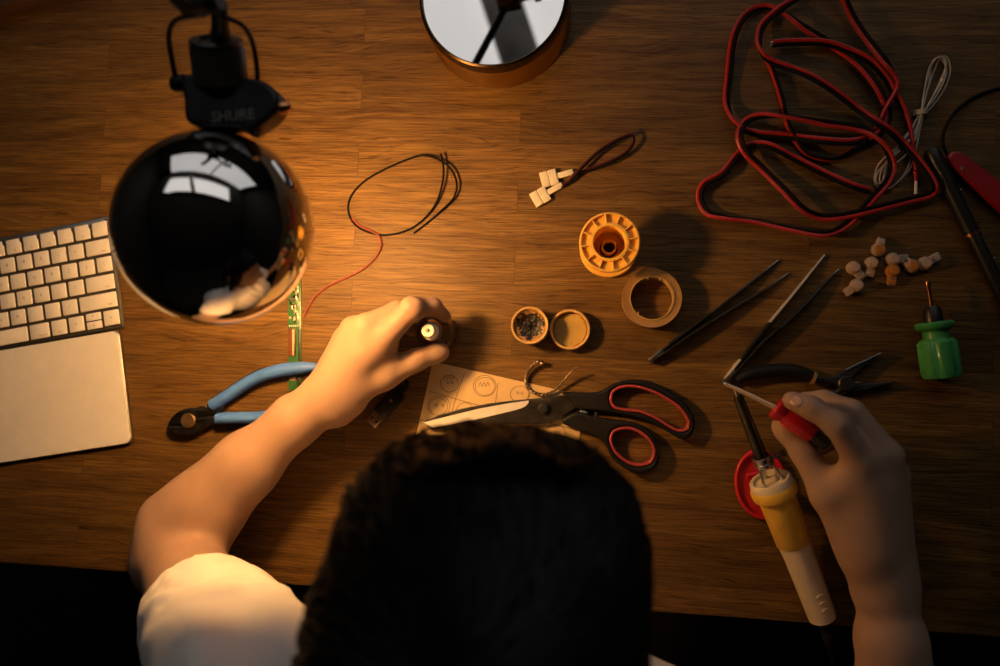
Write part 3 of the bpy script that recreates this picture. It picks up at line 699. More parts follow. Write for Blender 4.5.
# ------------------------------------------------------------------ needle nose pliers
Z = lambda x, y: (720+x/5.556, 340+y/5.556)
pl = thing('needle_nose_pliers', 'black needle nose pliers with a yellow band lying behind the right hand', 'pliers', at(*Z(680, 240)))
mb = MB(); tube(mb, smooth([tuple(at(*Z(x, y), .0075)) for x, y in [(92, 226), (130, 205), (180, 186), (240, 175), (300, 169), (360, 168), (420, 174), (470, 190), (515, 212)]], 6), [.0035, .0055, .0062, .0062, .0060, .0054], 14, flat=(1, 1.05)); mb.obj('grip', BLACKM, pl)
mb = MB(); tube(mb, [at(*Z(508, 207), .0075), at(*Z(517, 211), .0075), at(*Z(526, 214), .0075)], .0060, 14); mb.obj('band', mat('ochre band', (.30, .17, .04), .5), pl)
mb = MB(); prism(mb, [outline([(505, 195), (560, 205), (620, 205), (650, 200), (700, 215), (735, 235), (715, 270), (690, 285), (665, 265), (620, 240), (560, 236), (505, 228)] and [Z(x, y) for x, y in [(505, 195), (560, 205), (620, 205), (655, 195), (700, 210), (735, 235), (715, 268), (690, 282), (660, 265), (620, 240), (560, 236), (505, 228)]], .008, 4)], TZ+.003, TZ+.010, .0012)
lathe(mb, [(0, .0125), (.006, .0125), (.007, .0115), (.007, .002), (0, .002)], at(*Z(680, 242)), (0, 0, 1), 24); mb.obj('pivot', GUNMETAL, pl)
mb = MB(); prism(mb, [outline([Z(x, y) for x, y in [(645, 205), (700, 160), (780, 122), (888, 72), (893, 76), (830, 125), (770, 175), (730, 220), (690, 245)]], .009, 4)], TZ+.002, TZ+.009, .001); mb.obj('jaw', GUNMETAL, pl)
mb = MB(); prism(mb, [outline([Z(x, y) for x, y in [(700, 162), (780, 124), (889, 72), (887, 78), (785, 133), (705, 170)]], .010, 3)], TZ+.0086, TZ+.0100, .0003); mb.obj('jaw_edge', STEEL, pl)
mb = MB(); prism(mb, [outline([Z(x, y) for x, y in [(690, 250), (740, 248), (830, 240), (960, 231), (966, 237), (880, 262), (780, 285), (710, 290)]], .009, 4)], TZ+.002, TZ+.009, .001); mb.obj('jaw', GUNMETAL, pl)
mb = MB(); q0, q1 = at(*Z(724, 239), .009), at(*Z(782, 238), .009); rbox(mb, (q0+q1)/2, ((q1-q0).length, .0016, .002), frame(q1-q0), .0004); mb.obj('cutting_edge', STEEL, pl)
mb = MB(); tube(mb, smooth([tuple(at(*Z(x, y), .007)) for x, y in [(690, 265), (655, 288), (610, 318), (570, 345)]], 6), [.0035, .0032, .003], 10); mb.obj('tang', GUNMETAL, pl)
mb = MB(); tube(mb, smooth([tuple(at(*Z(x, y), .0075)) for x, y in [(590, 332), (540, 372), (490, 430), (450, 500), (425, 570)]], 6), [.0055, .0062, .0060, .0045], 14); mb.obj('grip', BLACKM, pl)

# ------------------------------------------------------------------ red stand and soldering iron
st = thing('iron_stand', 'red oval plastic stand with a raised rim under the soldering iron', 'stand', at(762, 484))
c_ = at(761, 484, .003); ux = at(787, 478, .003)-c_; uy = at(768, 519, .003)-c_
def oval(k): return [(c_.x+ux.x*k*math.cos(a)+uy.x*k*math.sin(a), c_.y+ux.y*k*math.cos(a)+uy.y*k*math.sin(a)) for a in np.linspace(0, 2*PI, 48, endpoint=False)]
mb = MB(); prism(mb, [oval(.96)], TZ+.0003, TZ+.003, .0008); base = mb.obj('base_plate', RED, st)
mb = MB(); prism(mb, [oval(1.0), oval(.86)[::-1]], TZ+.0005, TZ+.0065, .0015); mb.obj('rim', RED, base)
ia, ib = at(772.5, 486, .044), at(822.5, 617, .0125)                # flange centre, far end of the handle
iax = (ia-ib).normalized(); il = (ia-ib).length
mb = MB(); tube(mb, [at(747, 476, .0055), at(757, 473.5, .0055), at(770, 472, .0055)], .0022, 10); mb.obj('cross_bar', RED, st)
cr = ia-iax*.004
mb = MB(); rbox(mb, (cr.x, cr.y, TZ+(cr.z-TZ-.019)/2), (.016, .006, cr.z-TZ-.019), None, .001)
rbox(mb, (cr.x, cr.y, cr.z-.021), (.026, .007, .006), None, .002); mb.obj('post', RED, st)
iron = thing('soldering_iron', 'soldering iron with yellow grip and ivory handle resting near the right hand', 'soldering iron', (ib.x, ib.y, TZ))
rf, rg, re = 22.3*ppm(.046), 18.0*ppm(.04), 12.6*ppm(.014)
gl = il*.42
mb = MB(); lathe(mb, [(re*1.02, 0), (rg*.80+.0002, il-gl-.012), (rg*.82, il-gl)][0:1]+[(re, 0), (re*1.04, .003), (rg*.80, (il-gl)*.8), (rg*.87, il-gl), (0, il-gl)][0:], ib, iax, 40)
lathe(mb, [(0, 0), (re, 0)], ib, iax, 40)
mb.obj('handle', CREAM, iron)
sdv = iax.cross(V(0, 0, 1)).normalized(); upv = sdv.cross(iax).normalized()
mb = MB()
for k in range(3):                                                 # moulded marks on the ivory handle
    q = ib+iax*(.013+.007*k)+upv*(re*1.09)+sdv*.002
    tube(mb, smooth([tuple(q-sdv*.003), tuple(q+iax*.002+upv*.0004), tuple(q+sdv*.003+iax*.001-upv*.0004)], 4), .0006, 6)
mb.obj('moulded_mark', CREAM, bpy.data.objects['handle.001'] if False else iron)
mb = MB(); lathe(mb, [(rg*.87, il-gl-.0005), (rg*.93, il-gl+.001), (rg*.97, il-.014), (rg*1.0, il-.010), (rf*.97, il-.008), (rf, il-.005), (rf*.99, il-.001), (rf*.93, il+.001)], ib, iax, 48); mb.obj('yellow_grip', YELGRIP, iron)
mb = MB(); lathe(mb, [(rf*.93, il+.0005), (rf*.90, il+.006), (rf*.84, il+.0075), (rf*.74, il+.007), (rf*.70, il+.004), (0, il+.004)], ib, iax, 48); mb.obj('collar', CREAM, iron)
tipd = at(737.5, 395, .067); bs = ib+iax*(il+.024)
bd = (tipd-bs).normalized(); bl_ = (tipd-bs).length
mb = MB()
for k in range(3):
    a = 2*PI*k/3+.4; q = ib+iax*(il+.003)+sdv*(.0095*math.cos(a))+upv*(.0095*math.sin(a)); e = bs+sdv*(.006*math.cos(a))+upv*(.006*math.sin(a))
    tube(mb, [q, (q+e)/2, e], .0013, 8)
    sphere(mb, q+iax*.002, .0022, seg=10, rings=6)
mb.obj('barrel_posts', STEEL, iron)
mb = MB(); lathe(mb, [(0, -.006), (.0065, -.006), (.0072, -.003), (.0075, .003), (.0068, .004)], bs, bd, 28)
lathe(mb, [(.0068, -.004), (.0085, -.0035), (.0085, -.001), (.0068, -.0005)], bs, bd, 28); lathe(mb, [(.0068, .002), (.0080, .0025), (.0080, .0045), (.0068, .005)], bs, bd, 28)
mb.obj('barrel_clamp', STEEL, iron)
mb = MB(); e = bs+sdv*.008; tube(mb, [e, e+sdv*.004, e+sdv*.009], .0014, 8); lathe(mb, [(0, .009), (.0028, .009), (.0028, .0115), (0, .012)], e, sdv, 14); mb.obj('clamp_screw', DKSTEEL, iron)
mb = MB(); lathe(mb, [(.0056, .003), (.0054, .02), (.0044, bl_*.85), (.0042, bl_*.96), (.0030, bl_), (0, bl_)], bs, bd, 28); mb.obj('barrel', mat('burnt steel barrel', (.085, .080, .055), .3, .9, var=.4, scale=60), iron)
mb = MB(); tube(mb, [bs+bd*bl_*.98, bs+bd*(bl_+.004), bs+bd*(bl_+.007)], [.0022, .0020, .0008], 10); mb.obj('tip', STEEL, iron)
mb = MB(); c0 = ib; c1 = at(826, 632, .009); tube(mb, smooth([tuple(c0), tuple((c0+c1)/2), tuple(c1), tuple(at(830, 645, .006)), tuple(at(838, 668, -.03)), tuple(at(850, 700, -.20)), tuple(at(880, 740, -.50)), tuple(at(960, 760, -.735))], 8), [.0052, .0050, .0046, .004, .0035, .003, .003], 12); mb.obj('power_cord', BLACKM, iron)

# ------------------------------------------------------------------ notepaper with pencil doodles
pp = thing('notepaper', 'brown paper sheet ruled in boxes with pencil doodles under the scissors', 'paper', at(500, 440))
pa, pb_, pc, pd_ = at(432.8, 361.5), at(588, 396.5), at(561, 560), at(392, 552)
pd_ = pa+(at(410.5, 461)-pa)*2.1; pc = pb_+(pd_-pa)
mb = MB(); prism(mb, [[(q.x, q.y) for q in (pa, pb_, pc, pd_)]], TZ+.0002, TZ+.0006, .0001); mb.obj('sheet', PAPER, pp)
W4 = lambda x, y: (405+x/5.405, 355+y/5.405)
mb = MB(); rr = np.random.default_rng(3)
def pen(pts, closed=False, n=5):
    q = smooth([tuple(at(*W4(x, y), .0007)) for x, y in pts], n, closed); tube(mb, q, .00032, 5, closed=closed, flat=(1, .35))
def ring(cx, cy, r): pen([(cx+r*math.cos(a)*(1+.06*rr.random()), cy+r*.92*math.sin(a)*(1+.06*rr.random())) for a in np.linspace(0, 2*PI, 12, endpoint=False)], True)
pen([(133, 195), (270, 236), (405, 273), (600, 322), (760, 362), (950, 412)]); pen([(322, 95), (275, 235), (235, 370), (190, 520)]); pen([(503, 150), (490, 250), (450, 420)]); pen([(680, 190), (640, 350)])
pen([(85, 350), (250, 400), (400, 440)]); pen([(62, 450), (160, 410)]); pen([(30, 570), (300, 640)])
ring(240, 155, 48); ring(430, 168, 60); ring(432, 170, 52); ring(620, 212, 48); ring(183, 276, 58); ring(180, 278, 48); ring(325, 300, 45); ring(812, 432, 56); ring(145, 475, 45); ring(720, 420, 36); ring(300, 480, 50)
for cx, cy in ((430, 160), (240, 120), (812, 425)):
    pen([(cx-32, cy+12), (cx-22, cy-14), (cx-14, cy+14), (cx-4, cy-14), (cx+6, cy+12), (cx+16, cy-14), (cx+26, cy+8)], n=3)
for cx, cy in ((170, 272), (205, 272), (610, 205), (632, 206), (232, 150), (254, 150)):
    pen([(cx-6, cy), (cx, cy-7), (cx+6, cy), (cx, cy+7)], True, 3)
mb.obj('pencil_drawing', PENCIL, pp)

# ------------------------------------------------------------------ scissors
S5 = lambda x, y: (540+x/5.882, 370+y/5.882)
scs = thing('scissors', 'large black-handled scissors with red finger loops lying on the notepaper', 'scissors', at(544, 409))
def off(pts, k):
    p = np.array(pts); c = p.mean(0); t = np.roll(p, -1, 0)-np.roll(p, 1, 0); n = np.stack([t[:, 1], -t[:, 0]], 1); n /= np.linalg.norm(n, axis=1)[:, None]
    if ((p-c)*n).sum() < 0: n = -n
    return [tuple(q) for q in p+n*k]
hh = .0105
uo = outline([S5(*q) for q in [(128, 132), (240, 133), (345, 128), (420, 86), (500, 60), (600, 58), (700, 88), (800, 148), (872, 215), (908, 290), (908, 352), (872, 402), (828, 408), (788, 387), (700, 334), (600, 292), (480, 258), (340, 240), (215, 228), (185, 190)]], hh, 5)
ui = outline([S5(*q) for q in [(411, 165), (425, 122), (480, 92), (560, 90), (660, 117), (765, 172), (840, 232), (880, 300), (868, 352), (815, 362), (755, 335), (680, 287), (590, 250), (500, 240), (440, 226), (416, 198)]], hh, 5)
mb = MB(); prism(mb, [uo, ui], TZ+.0015, TZ+hh+.001, .0028, res=3); ub = mb.obj('bow', BLACKM, scs)
mb = MB(); prism(mb, [off(ui, .0003), off(ui, -.0023)], TZ+.0010, TZ+hh+.0015, .0010, res=2); mb.obj('finger_loop', REDRUB, ub)
lo = outline([S5(*q) for q in [(120, 302), (205, 250), (300, 268), (400, 288), (490, 298), (580, 318), (655, 368), (695, 440), (702, 520), (672, 582), (600, 612), (520, 592), (432, 530), (390, 452), (350, 402), (270, 368), (180, 335)]], hh, 5)
li = outline([S5(*q) for q in [(410, 400), (428, 358), (480, 337), (550, 340), (625, 382), (668, 438), (680, 490), (655, 545), (592, 566), (518, 550), (446, 494), (418, 444)]], hh, 5)
mb = MB(); prism(mb, [lo, li], TZ+.0015, TZ+hh+.001, .0028, res=3); lb = mb.obj('bow', BLACKM, scs)
mb = MB(); prism(mb, [off(li, .0003), off(li, -.0023)], TZ+.0010, TZ+hh+.0015, .0010, res=2); mb.obj('finger_loop', REDRUB, lb)
bh = .0068
mb = MB(); prism(mb, [poly([W4(*q) for q in [(100, 358), (180, 322), (300, 290), (450, 262), (600, 244), (760, 230), (930, 275), (1010, 330), (960, 345), (830, 330), (640, 300), (400, 320), (200, 366)]], .0035)], TZ+.0008, TZ+.0036, .0006); mb.obj('blade', DKSTEEL, scs)
mb = MB(); prism(mb, [poly([W4(*q) for q in [(97, 365), (150, 352), (400, 291), (560, 262), (668, 247), (760, 233), (850, 217), (905, 250), (940, 275), (900, 300), (835, 345), (785, 368), (720, 376), (640, 374), (500, 378), (300, 388), (150, 402)]], bh)], TZ+.0036, TZ+bh, .0005); bl2 = mb.obj('blade', DKSTEEL, scs)
mb = MB(); prism(mb, [poly([W4(*q) for q in [(97, 365), (150, 352), (400, 290), (560, 261), (668, 246), (668, 258), (655, 275), (630, 288), (590, 300), (400, 345), (150, 394)]], bh)], TZ+bh-.0004, TZ+bh+.0003, .0002); mb.obj('ground_bevel', mat('ground steel', (.80, .76, .72), .55, .35, var=.03), bl2)
mb = MB(); q = at(543.7, 408.6, bh); lathe(mb, [(0, .0036), (.0032, .0036), (.0038, .0030), (.0052, .0022), (.0060, .0010), (.0060, -.001), (0, -.001)], q, (0, 0, 1), 32); scw = mb.obj('pivot_screw', GUNMETAL, scs)
mb = MB(); rbox(mb, q+V(0, 0, .0037), (.0008, .0052, .0005), rz(-.5), 0); mb.obj('slot', STEEL, scw)
mb = MB(); rbox(mb, at(584, 412.5, .008), (.0075, .0028, .003), rz(-.25), .0008); mb.obj('stop_pad', STEEL, scs)
mb = MB(); rbox(mb, at(596, 415, .009), (.003, .0055, .003), rz(-.1), .0008); mb.obj('stop_pad', GUNMETAL, scs)

# ------------------------------------------------------------------ twisted bit of bare wire
tw = thing('twisted_wire', 'short bent piece of twisted bare wire above the scissors', 'wire', at(548, 393))
X9 = lambda x, y: (510+x/11.1, 350+y/11.1)
p = smooth([tuple(at(*X9(x, y), z)) for x, y, z in [(372, 155, .006), (325, 125, .007), (265, 165, .0065), (210, 225, .005), (181, 310, .0035), (186, 390, .003), (230, 450, .003), (300, 486, .003), (380, 496, .003), (460, 472, .004), (540, 410, .0055), (620, 320, .008), (690, 240, .011), (742, 188, .014)]], 14)
t = np.gradient(p, axis=0); t /= np.linalg.norm(t, axis=1)[:, None]; n = np.cross(t, [0, 0, 1.]); n /= np.linalg.norm(n, axis=1)[:, None]; bb = np.cross(n, t)
for k in range(2):
    ph = np.arange(len(p))*.42+PI*k; rr_ = np.interp(np.arange(len(p)), [0, len(p)*.7, len(p)], [.0011, .0009, .0004])[:, None]
    mb = MB(); tube(mb, p+n*np.cos(ph)[:, None]*rr_+bb*np.sin(ph)[:, None]*rr_, [.0010, .0010, .0009, .0006], 8); mb.obj('strand', mat('tinned wire', (.34, .25, .17), .38, .85, var=.3), tw)

# ------------------------------------------------------------------ green circuit strip
pcb = thing('circuit_board', 'narrow green circuit strip half under the blue pliers handle', 'circuit board', at(294.5, 330))
b0, b1 = at(294.3, 276, .003), at(294.8, 390, .003); d = (b1-b0).normalized(); F = frame(d); ln = (b1-b0).length; mid = (b0+b1)/2
def BP(along, across, z): return b0+d*along*ln+F @ V(0, across, 0)+V(0, 0, z)
mb = MB(); rbox(mb, V(mid.x, mid.y, TZ+.0018), (ln, .0132, .0016), F, .0002); mb.obj('board', PCB, pcb)
sg = 1 if (F @ V(0, 1, 0)).x > 0 else -1
mb = MB(); rbox(mb, BP(.585, -sg*.0022, .0012), (ln*.24, .0068, .0026), F, .0005); mb.obj('chip', CHIPBR, pcb)
mb = MB(); rbox(mb, BP(.585, -sg*.0005, .0026), (ln*.22, .0014, .0003), F, 0); mb.obj('chip_label', PCBL, pcb)
mb = MB(); rbox(mb, BP(.64, sg*.0050, .0006), (ln*.34, .0020, .0016), F, .0003); mb.obj('header', CHIP, pcb)
for k in range(34):
    mb = MB(); rbox(mb, BP(.10+.32*rng.random(), (rng.random()-.5)*.010, .0002), (.002+.003*rng.random(), .0014+.0015*rng.random(), .0012), F, .0002); mb.obj('component', [PCBL, CHIP, STEEL][k % 3 if k % 3 else 0], pcb)
for k in range(6):
    mb = MB(); rbox(mb, BP(.44, -.005+.002*k, .0002), (.0018, .0010, .0012), F, .0002); mb.obj('pin', STEEL, pcb)
mb = MB(); rbox(mb, BP(.90, -sg*.002, .0002), (.004, .006, .0010), F, .0002); mb.obj('component', mat('pink pad', (.45, .22, .18), .4), pcb)
mb = MB(); rbox(mb, BP(.92, sg*.004, .0004), (.010, .0035, .0018), F, .0004); mb.obj('chip', CHIP, pcb)

# ------------------------------------------------------------------ blue diagonal cutters
D5 = lambda x, y: (160+x/5.556, 345+y/5.556)
dc = thing('diagonal_cutters', 'blue-handled diagonal cutting pliers lying under the left forearm', 'pliers', at(*D5(185, 420)))
mb = MB(); prism(mb, [outline([D5(*q) for q in [(43, 446), (52, 420), (90, 378), (150, 352), (215, 350), (290, 352), (335, 330), (352, 345), (330, 372), (290, 385), (240, 400), (190, 440), (110, 445)]], .010, 4)], TZ+.002, TZ+.011, .0018); jw = mb.obj('jaw', DKSTEEL, dc)
mb = MB(); prism(mb, [outline([D5(*q) for q in [(43, 450), (110, 449), (190, 442), (235, 405), (300, 392), (345, 385), (345, 412), (310, 432), (262, 455), (200, 490), (140, 505), (80, 497), (48, 475)]], .010, 4)], TZ+.002, TZ+.011, .0018); mb.obj('jaw', DKSTEEL, dc)
mb = MB(); lathe(mb, [(0, .0132), (.0066, .0132), (.0076, .0122), (.0076, .001), (0, .001)], at(*D5(190, 418)), (0, 0, 1), 32); mb.obj('rivet', mat('worn steel', (.22, .14, .075), .45, .8, var=.5), dc)
mb = MB(); rbox(mb, at(*D5(240, 343), .010), (.008, .002, .002), rz(.1), .0003); mb.obj('return_spring', STEEL, dc)
uh = [(290, 335), (330, 312), (400, 265), (460, 225), (520, 190), (600, 158), (700, 136), (790, 126), (870, 121)]
lh = [(322, 410), (380, 406), (450, 405), (540, 403), (620, 394), (700, 378), (790, 352), (880, 318)]
for pth in (uh, lh):
    p = smooth([tuple(at(*D5(x, y), .0095)) for x, y in pth], 7)
    p = np.vstack([p, p[-1]+(p[-1]-p[-2])*.45])
    mb = MB(); tube(mb, p, [.0058, .0060, .0060, .0060, .0062, .0066, .0060, .0035], 18, flat=(1, 1.3)); g = mb.obj('grip', BLUE, dc)
    mb = MB(); q = p[2:int(len(p)*.62)]; tt = np.gradient(q, axis=0); nn = np.stack([-tt[:, 1], tt[:, 0], 0*tt[:, 0]], 1); nn /= np.linalg.norm(nn, axis=1)[:, None]
    sgn = 1 if pth is uh else -1
    tube(mb, q+nn*sgn*.0036-np.array([0, 0, .003]), .0040, 10, flat=(1, 1.1)); mb.obj('inner_grip', BLACKM, g)
    mb = MB(); q = at(*D5(*pth[0]), .0065); r = at(*D5(215, 415), .0065); tube(mb, [r, (q+r)/2, q, V(*p[4])-V(0, 0, .003)], [.005, .0045, .004], 10, flat=(1, 1)); mb.obj('handle_tang', DKSTEEL, dc)

# ------------------------------------------------------------------ USB plug on a black cable, in the shadow of the hand
us = thing('usb_plug', 'black cable with a metal plug in the shadow of the left hand', 'plug', at(380, 414))
a, b = at(371, 424, .005), at(398, 394, .005); d = (b-a).normalized(); F = frame(d)
c0 = at(375.5, 419, .005)
mb = MB(); rbox(mb, c0, (.0125, .0120, .0046), F, .0004); shell = mb.obj('metal_shell', mat('dull plug metal', (.50, .40, .30), .35, .9), us)
for k in (-1, 1):
    mb = MB(); rbox(mb, c0+F @ V(-.001, .0030*k, .0024), (.0022, .0022, .0003), F, 0); mb.obj('hole', CHIP, shell)
mb = MB(); rbox(mb, c0+d*.020, (.028, .0155, .0080), F, .002); mb.obj('plug_body', BLACKP, us)
mb = MB(); rbox(mb, c0+d*.024+V(0, 0, .0041), (.002, .003, .0003), F, 0); mb.obj('plug_glint', STEEL, us)  # pale steel fleck on the black body, painting in its glint
mb = MB(); tube(mb, smooth([tuple(c0+d*.033), tuple(c0+d*.045-V(0, 0, .001)), tuple(at(398, 372, .003)), tuple(at(380, 352, .003)), tuple(at(352, 362, .003)), tuple(at(330, 390, .003)), tuple(at(322, 420, .003))], 8), .0019, 10); mb.obj('cable', BLACKM, us)

# ------------------------------------------------------------------ glass vial held by the left hand
v0 = at(440.5, 334.0, 0); vr = 19.0*ppm(.02)
vial = thing('glass_vial', 'small brown glass vial with a white nozzle held in the left hand', 'bottle', v0)
mb = MB(); lathe(mb, [(0, 0), (vr*.93, 0), (vr, .0015), (vr, .026), (vr*.94, .030), (vr*.62, .034), (.0085, .036), (.0085, .042), (.0076, .043), (.0074, .037), (vr*.54, .0325), (vr*.86, .0285), (vr*.90, .025), (vr*.90, .003), (0, .002)], v0, seg=48); mb.obj('vial_body', GLASS, vial)
mb = MB(); lathe(mb, [(0, .0025), (vr*.89, .003), (vr*.89, .010), (0, .010)], v0, seg=40); mb.obj('liquid', mat('amber liquid', (.45, .22, .06), .1, trans=.7, ior=1.36), vial)
mb = MB(); lathe(mb, [(.0012, .034), (.0086, .0365), (.0088, .044), (.0082, .046), (.0082, .048)], v0, seg=36); nk = mb.obj('neck_collar', mat('smoked plastic', (.16, .11, .07), .3), vial)
mb = MB(); lathe(mb, [(.0082, .046), (.0078, .0475), (.0062, .048), (.0060, .058), (.0054, .0592), (.0022, .0592), (.0018, .0586), (.0016, .050), (0, .050)], v0, seg=36); mb.obj('nozzle', CAPW, vial)

# ------------------------------------------------------------------ the person, seen from above
class SDF:
    """distance field on a grid, joined smoothly, turned into one closed surface"""
    def __init__(s, lo, hi, h):
        s.lo = np.array(lo, float); s.h = h; s.n = np.ceil((np.array(hi)-s.lo)/h).astype(int)+1
        s.F = np.full(s.n, 1.0, np.float32)
    def grid(s, lo, hi):
        a = np.clip(np.floor((np.array(lo)-s.lo)/s.h).astype(int), 0, s.n-1); b = np.clip(np.ceil((np.array(hi)-s.lo)/s.h).astype(int)+1, 1, s.n)
        ax_ = [s.lo[i]+s.h*np.arange(a[i], b[i]) for i in range(3)]
        return tuple(slice(a[i], b[i]) for i in range(3)), np.meshgrid(*ax_, indexing='ij', sparse=True)
    def put(s, sl, d, k):
        f = s.F[sl]; d = d.astype(np.float32)
        if k > 0:
            hh_ = np.maximum(k-np.abs(f-d), 0)/k; s.F[sl] = np.minimum(f, d)-hh_*hh_*k*.25
        else: s.F[sl] = np.minimum(f, d)
    def cut(s, sl, d): s.F[sl] = np.maximum(s.F[sl], -d.astype(np.float32))
    def cone(s, a, b, ra, rb, k=.008, sub=False, squash=None):
        a, b = np.array(a, float), np.array(b, float); r = max(ra, rb)+max(k, s.h*3)+.004
        sl, (x, y, z) = s.grid(np.minimum(a, b)-r, np.maximum(a, b)+r)
        if 0 in s.F[sl].shape: return
        ab = b-a; L2 = ab@ab+1e-12
        t = np.clip(((x-a[0])*ab[0]+(y-a[1])*ab[1]+(z-a[2])*ab[2])/L2, 0, 1)
        d = np.sqrt((x-a[0]-t*ab[0])**2+(y-a[1]-t*ab[1])**2+(z-a[2]-t*ab[2])**2)-(ra+(rb-ra)*t)
        (s.cut if sub else lambda q, w: s.put(q, w, k))(sl, d)
    def chain(s, pts, rad, k=.006):
        for i in range(len(pts)-1): s.cone(pts[i], pts[i+1], rad[i], rad[i+1], k)
    def ell(s, c, axes_, R=None, k=.02, sub=False):
        c = np.array(c, float); R = np.eye(3) if R is None else np.array(R); r = max(axes_)+k+s.h*3
        sl, (x, y, z) = s.grid(c-r, c+r)
        X, Y, Zz = x-c[0], y-c[1], z-c[2]
        q = [X*R[0, i]+Y*R[1, i]+Zz*R[2, i] for i in range(3)]
        k0 = np.sqrt(sum((q[i]/axes_[i])**2 for i in range(3))); k1 = np.sqrt(sum((q[i]/axes_[i]**2)**2 for i in range(3)))+1e-9
        d = k0*(k0-1)/k1
        (s.cut if sub else lambda q, w: s.put(q, w, k))(sl, d)
    def mesh(s, relax=2):
        F = s.F; n = F.shape; ins = F < 0
        c = np.zeros((n[0]-1, n[1]-1, n[2]-1), np.int8)
        for i in (0, 1):
            for j in (0, 1):
                for k in (0, 1): c += ins[i:n[0]-1+i, j:n[1]-1+j, k:n[2]-1+k]
        act = np.argwhere((c > 0) & (c < 8)); ids = np.full(c.shape, -1, np.int32); ids[tuple(act.T)] = np.arange(len(act))
        P_ = np.zeros((len(act), 3)); cnt = np.zeros(len(act))
        cor = [(i, j, k) for i in (0, 1) for j in (0, 1) for k in (0, 1)]
        val = {q: F[act[:, 0]+q[0], act[:, 1]+q[1], act[:, 2]+q[2]] for q in cor}
        for q in cor:
            for a_ in range(3):
                if q[a_]: continue
                r = list(q); r[a_] = 1; r = tuple(r); va, vb = val[q], val[r]; m = (va < 0) != (vb < 0)
                t = np.where(m, va/np.where(m, va-vb, 1), 0); o = np.tile(np.array(q, float), (len(act), 1)); o[:, a_] = t
                P_ += o*m[:, None]; cnt += m
        P_ = (act+P_/cnt[:, None])*s.h+s.lo
        faces = []
        for a_ in range(3):
            b_, d_ = [(1, 2), (2, 0), (0, 1)][a_]
            sl0 = [slice(None)]*3; sl1 = [slice(None)]*3; sl0[a_] = slice(0, n[a_]-1); sl1[a_] = slice(1, n[a_])
            e = ins[tuple(sl0)] != ins[tuple(sl1)]; ix = np.argwhere(e)
            ix = ix[(ix[:, b_] > 0) & (ix[:, d_] > 0) & (ix[:, b_] < n[b_]-1) & (ix[:, d_] < n[d_]-1)]
            fl = ins[tuple(sl0)][tuple(ix.T)]
            def idx(db, dd):
                j = ix.copy(); j[:, b_] -= db; j[:, d_] -= dd; return ids[tuple(j.T)]
            qd = np.stack([idx(1, 1), idx(0, 1), idx(0, 0), idx(1, 0)], 1)
            qd[~fl] = qd[~fl][:, ::-1]; faces.append(qd)
        Fc = np.vstack(faces)
        for _ in range(relax):
            acc = np.zeros_like(P_); c2 = np.zeros(len(P_))
            for i in range(4):
                for j in (1, 3):
                    np.add.at(acc, Fc[:, i], P_[Fc[:, (i+j) % 4]]); np.add.at(c2, Fc[:, i], 1)
            P_ = P_*.5+.5*acc/np.maximum(c2, 1)[:, None]
        return P_, Fc
    def obj(s, name, m, parent, relax=2):
        P_, Fc = s.mesh(relax); base = parent.location
        me = bpy.data.meshes.new(name); P_ = P_-np.array(base)
        me.vertices.add(len(P_)); me.vertices.foreach_set('co', P_.astype(np.float32).ravel())
        me.loops.add(len(Fc)*4); me.loops.foreach_set('vertex_index', Fc.astype(np.int32).ravel())
        me.polygons.add(len(Fc)); me.polygons.foreach_set('loop_start', np.arange(0, len(Fc)*4, 4, dtype=np.int32))
        try: me.polygons.foreach_set('loop_total', np.full(len(Fc), 4, np.int32))
        except Exception: pass
        me.update(calc_edges=True); me.validate()
        me.polygons.foreach_set('use_smooth', np.ones(len(me.polygons), bool))
        me.materials.append(m); o = bpy.data.objects.new(name, me); C.objects.link(o); o.parent = parent; return o

T = lambda x, y, h: np.array(at(x, y, h))
W = lambda x, y, h: np.array([x, y, TZ+h])
person = thing('person', 'person in a white t-shirt with short dark hair bending over the desk', 'person', (-.03, -.52, 0))
Lel, Lsh = T(178, 555, .047), W(-.215, -.240, .235)
Lw = T(327, 401, .050)
Rw = T(886, 592, .058); Rsh = W(.112, -.285, .195); Rel = W(.285, -.40, .055)
HS = W(-.058, -.132, .325)                                           # centre of the skull
fw, up_, sd_ = np.array([0, .57, -.82]), np.array([0, .82, .57]), np.array([1., 0, 0])
B = SDF((-.50, -.66, .36), (.40, .125, 1.24), .0026)
# torso and head
for x in (-.10, -.03, .04): B.cone(W(x, -.50, -.26), W(x, -.42, .0), .10, .095, .05)
for x in (-.13, -.05, .03): B.cone(W(x, -.42, .0), W(x+.0, -.30, .17), .10, .085, .05)
B.cone(Lsh, Rsh, .055, .055, .05); B.cone(W(-.05, -.30, .17), W(-.05, -.24, .24), .08, .055, .05)
B.cone(W(-.052, -.24, .24), HS-.03*up_-.02*fw, .056, .052, .03)
B.ell(HS, (.070, .088, .080), np.stack([sd_, fw, up_], 1), .02)
B.cone(HS+.03*fw-.03*up_, HS+.055*fw-.085*up_, .055, .035, .02)      # jaw and chin
B.cone(HS+.085*fw-.005*up_, HS+.108*fw-.035*up_, .008, .012, .012)    # nose
for s_ in (-1, 1):
    B.ell(HS+s_*.076*sd_-.02*up_-.005*fw, (.010, .018, .030), np.stack([sd_, fw, up_], 1), .006)
    B.ell(HS+s_*.032*sd_+.088*fw-.002*up_, (.014, .010, .007), np.stack([sd_, fw, up_], 1), .004, sub=True)
    B.ell(HS+s_*.032*sd_+.079*fw-.002*up_, (.012, .011, .010), np.stack([sd_, fw, up_], 1), .003)
B.cone(HS+.088*fw-.058*up_-.018*sd_, HS+.088*fw-.058*up_+.018*sd_, .006, .006, .006)
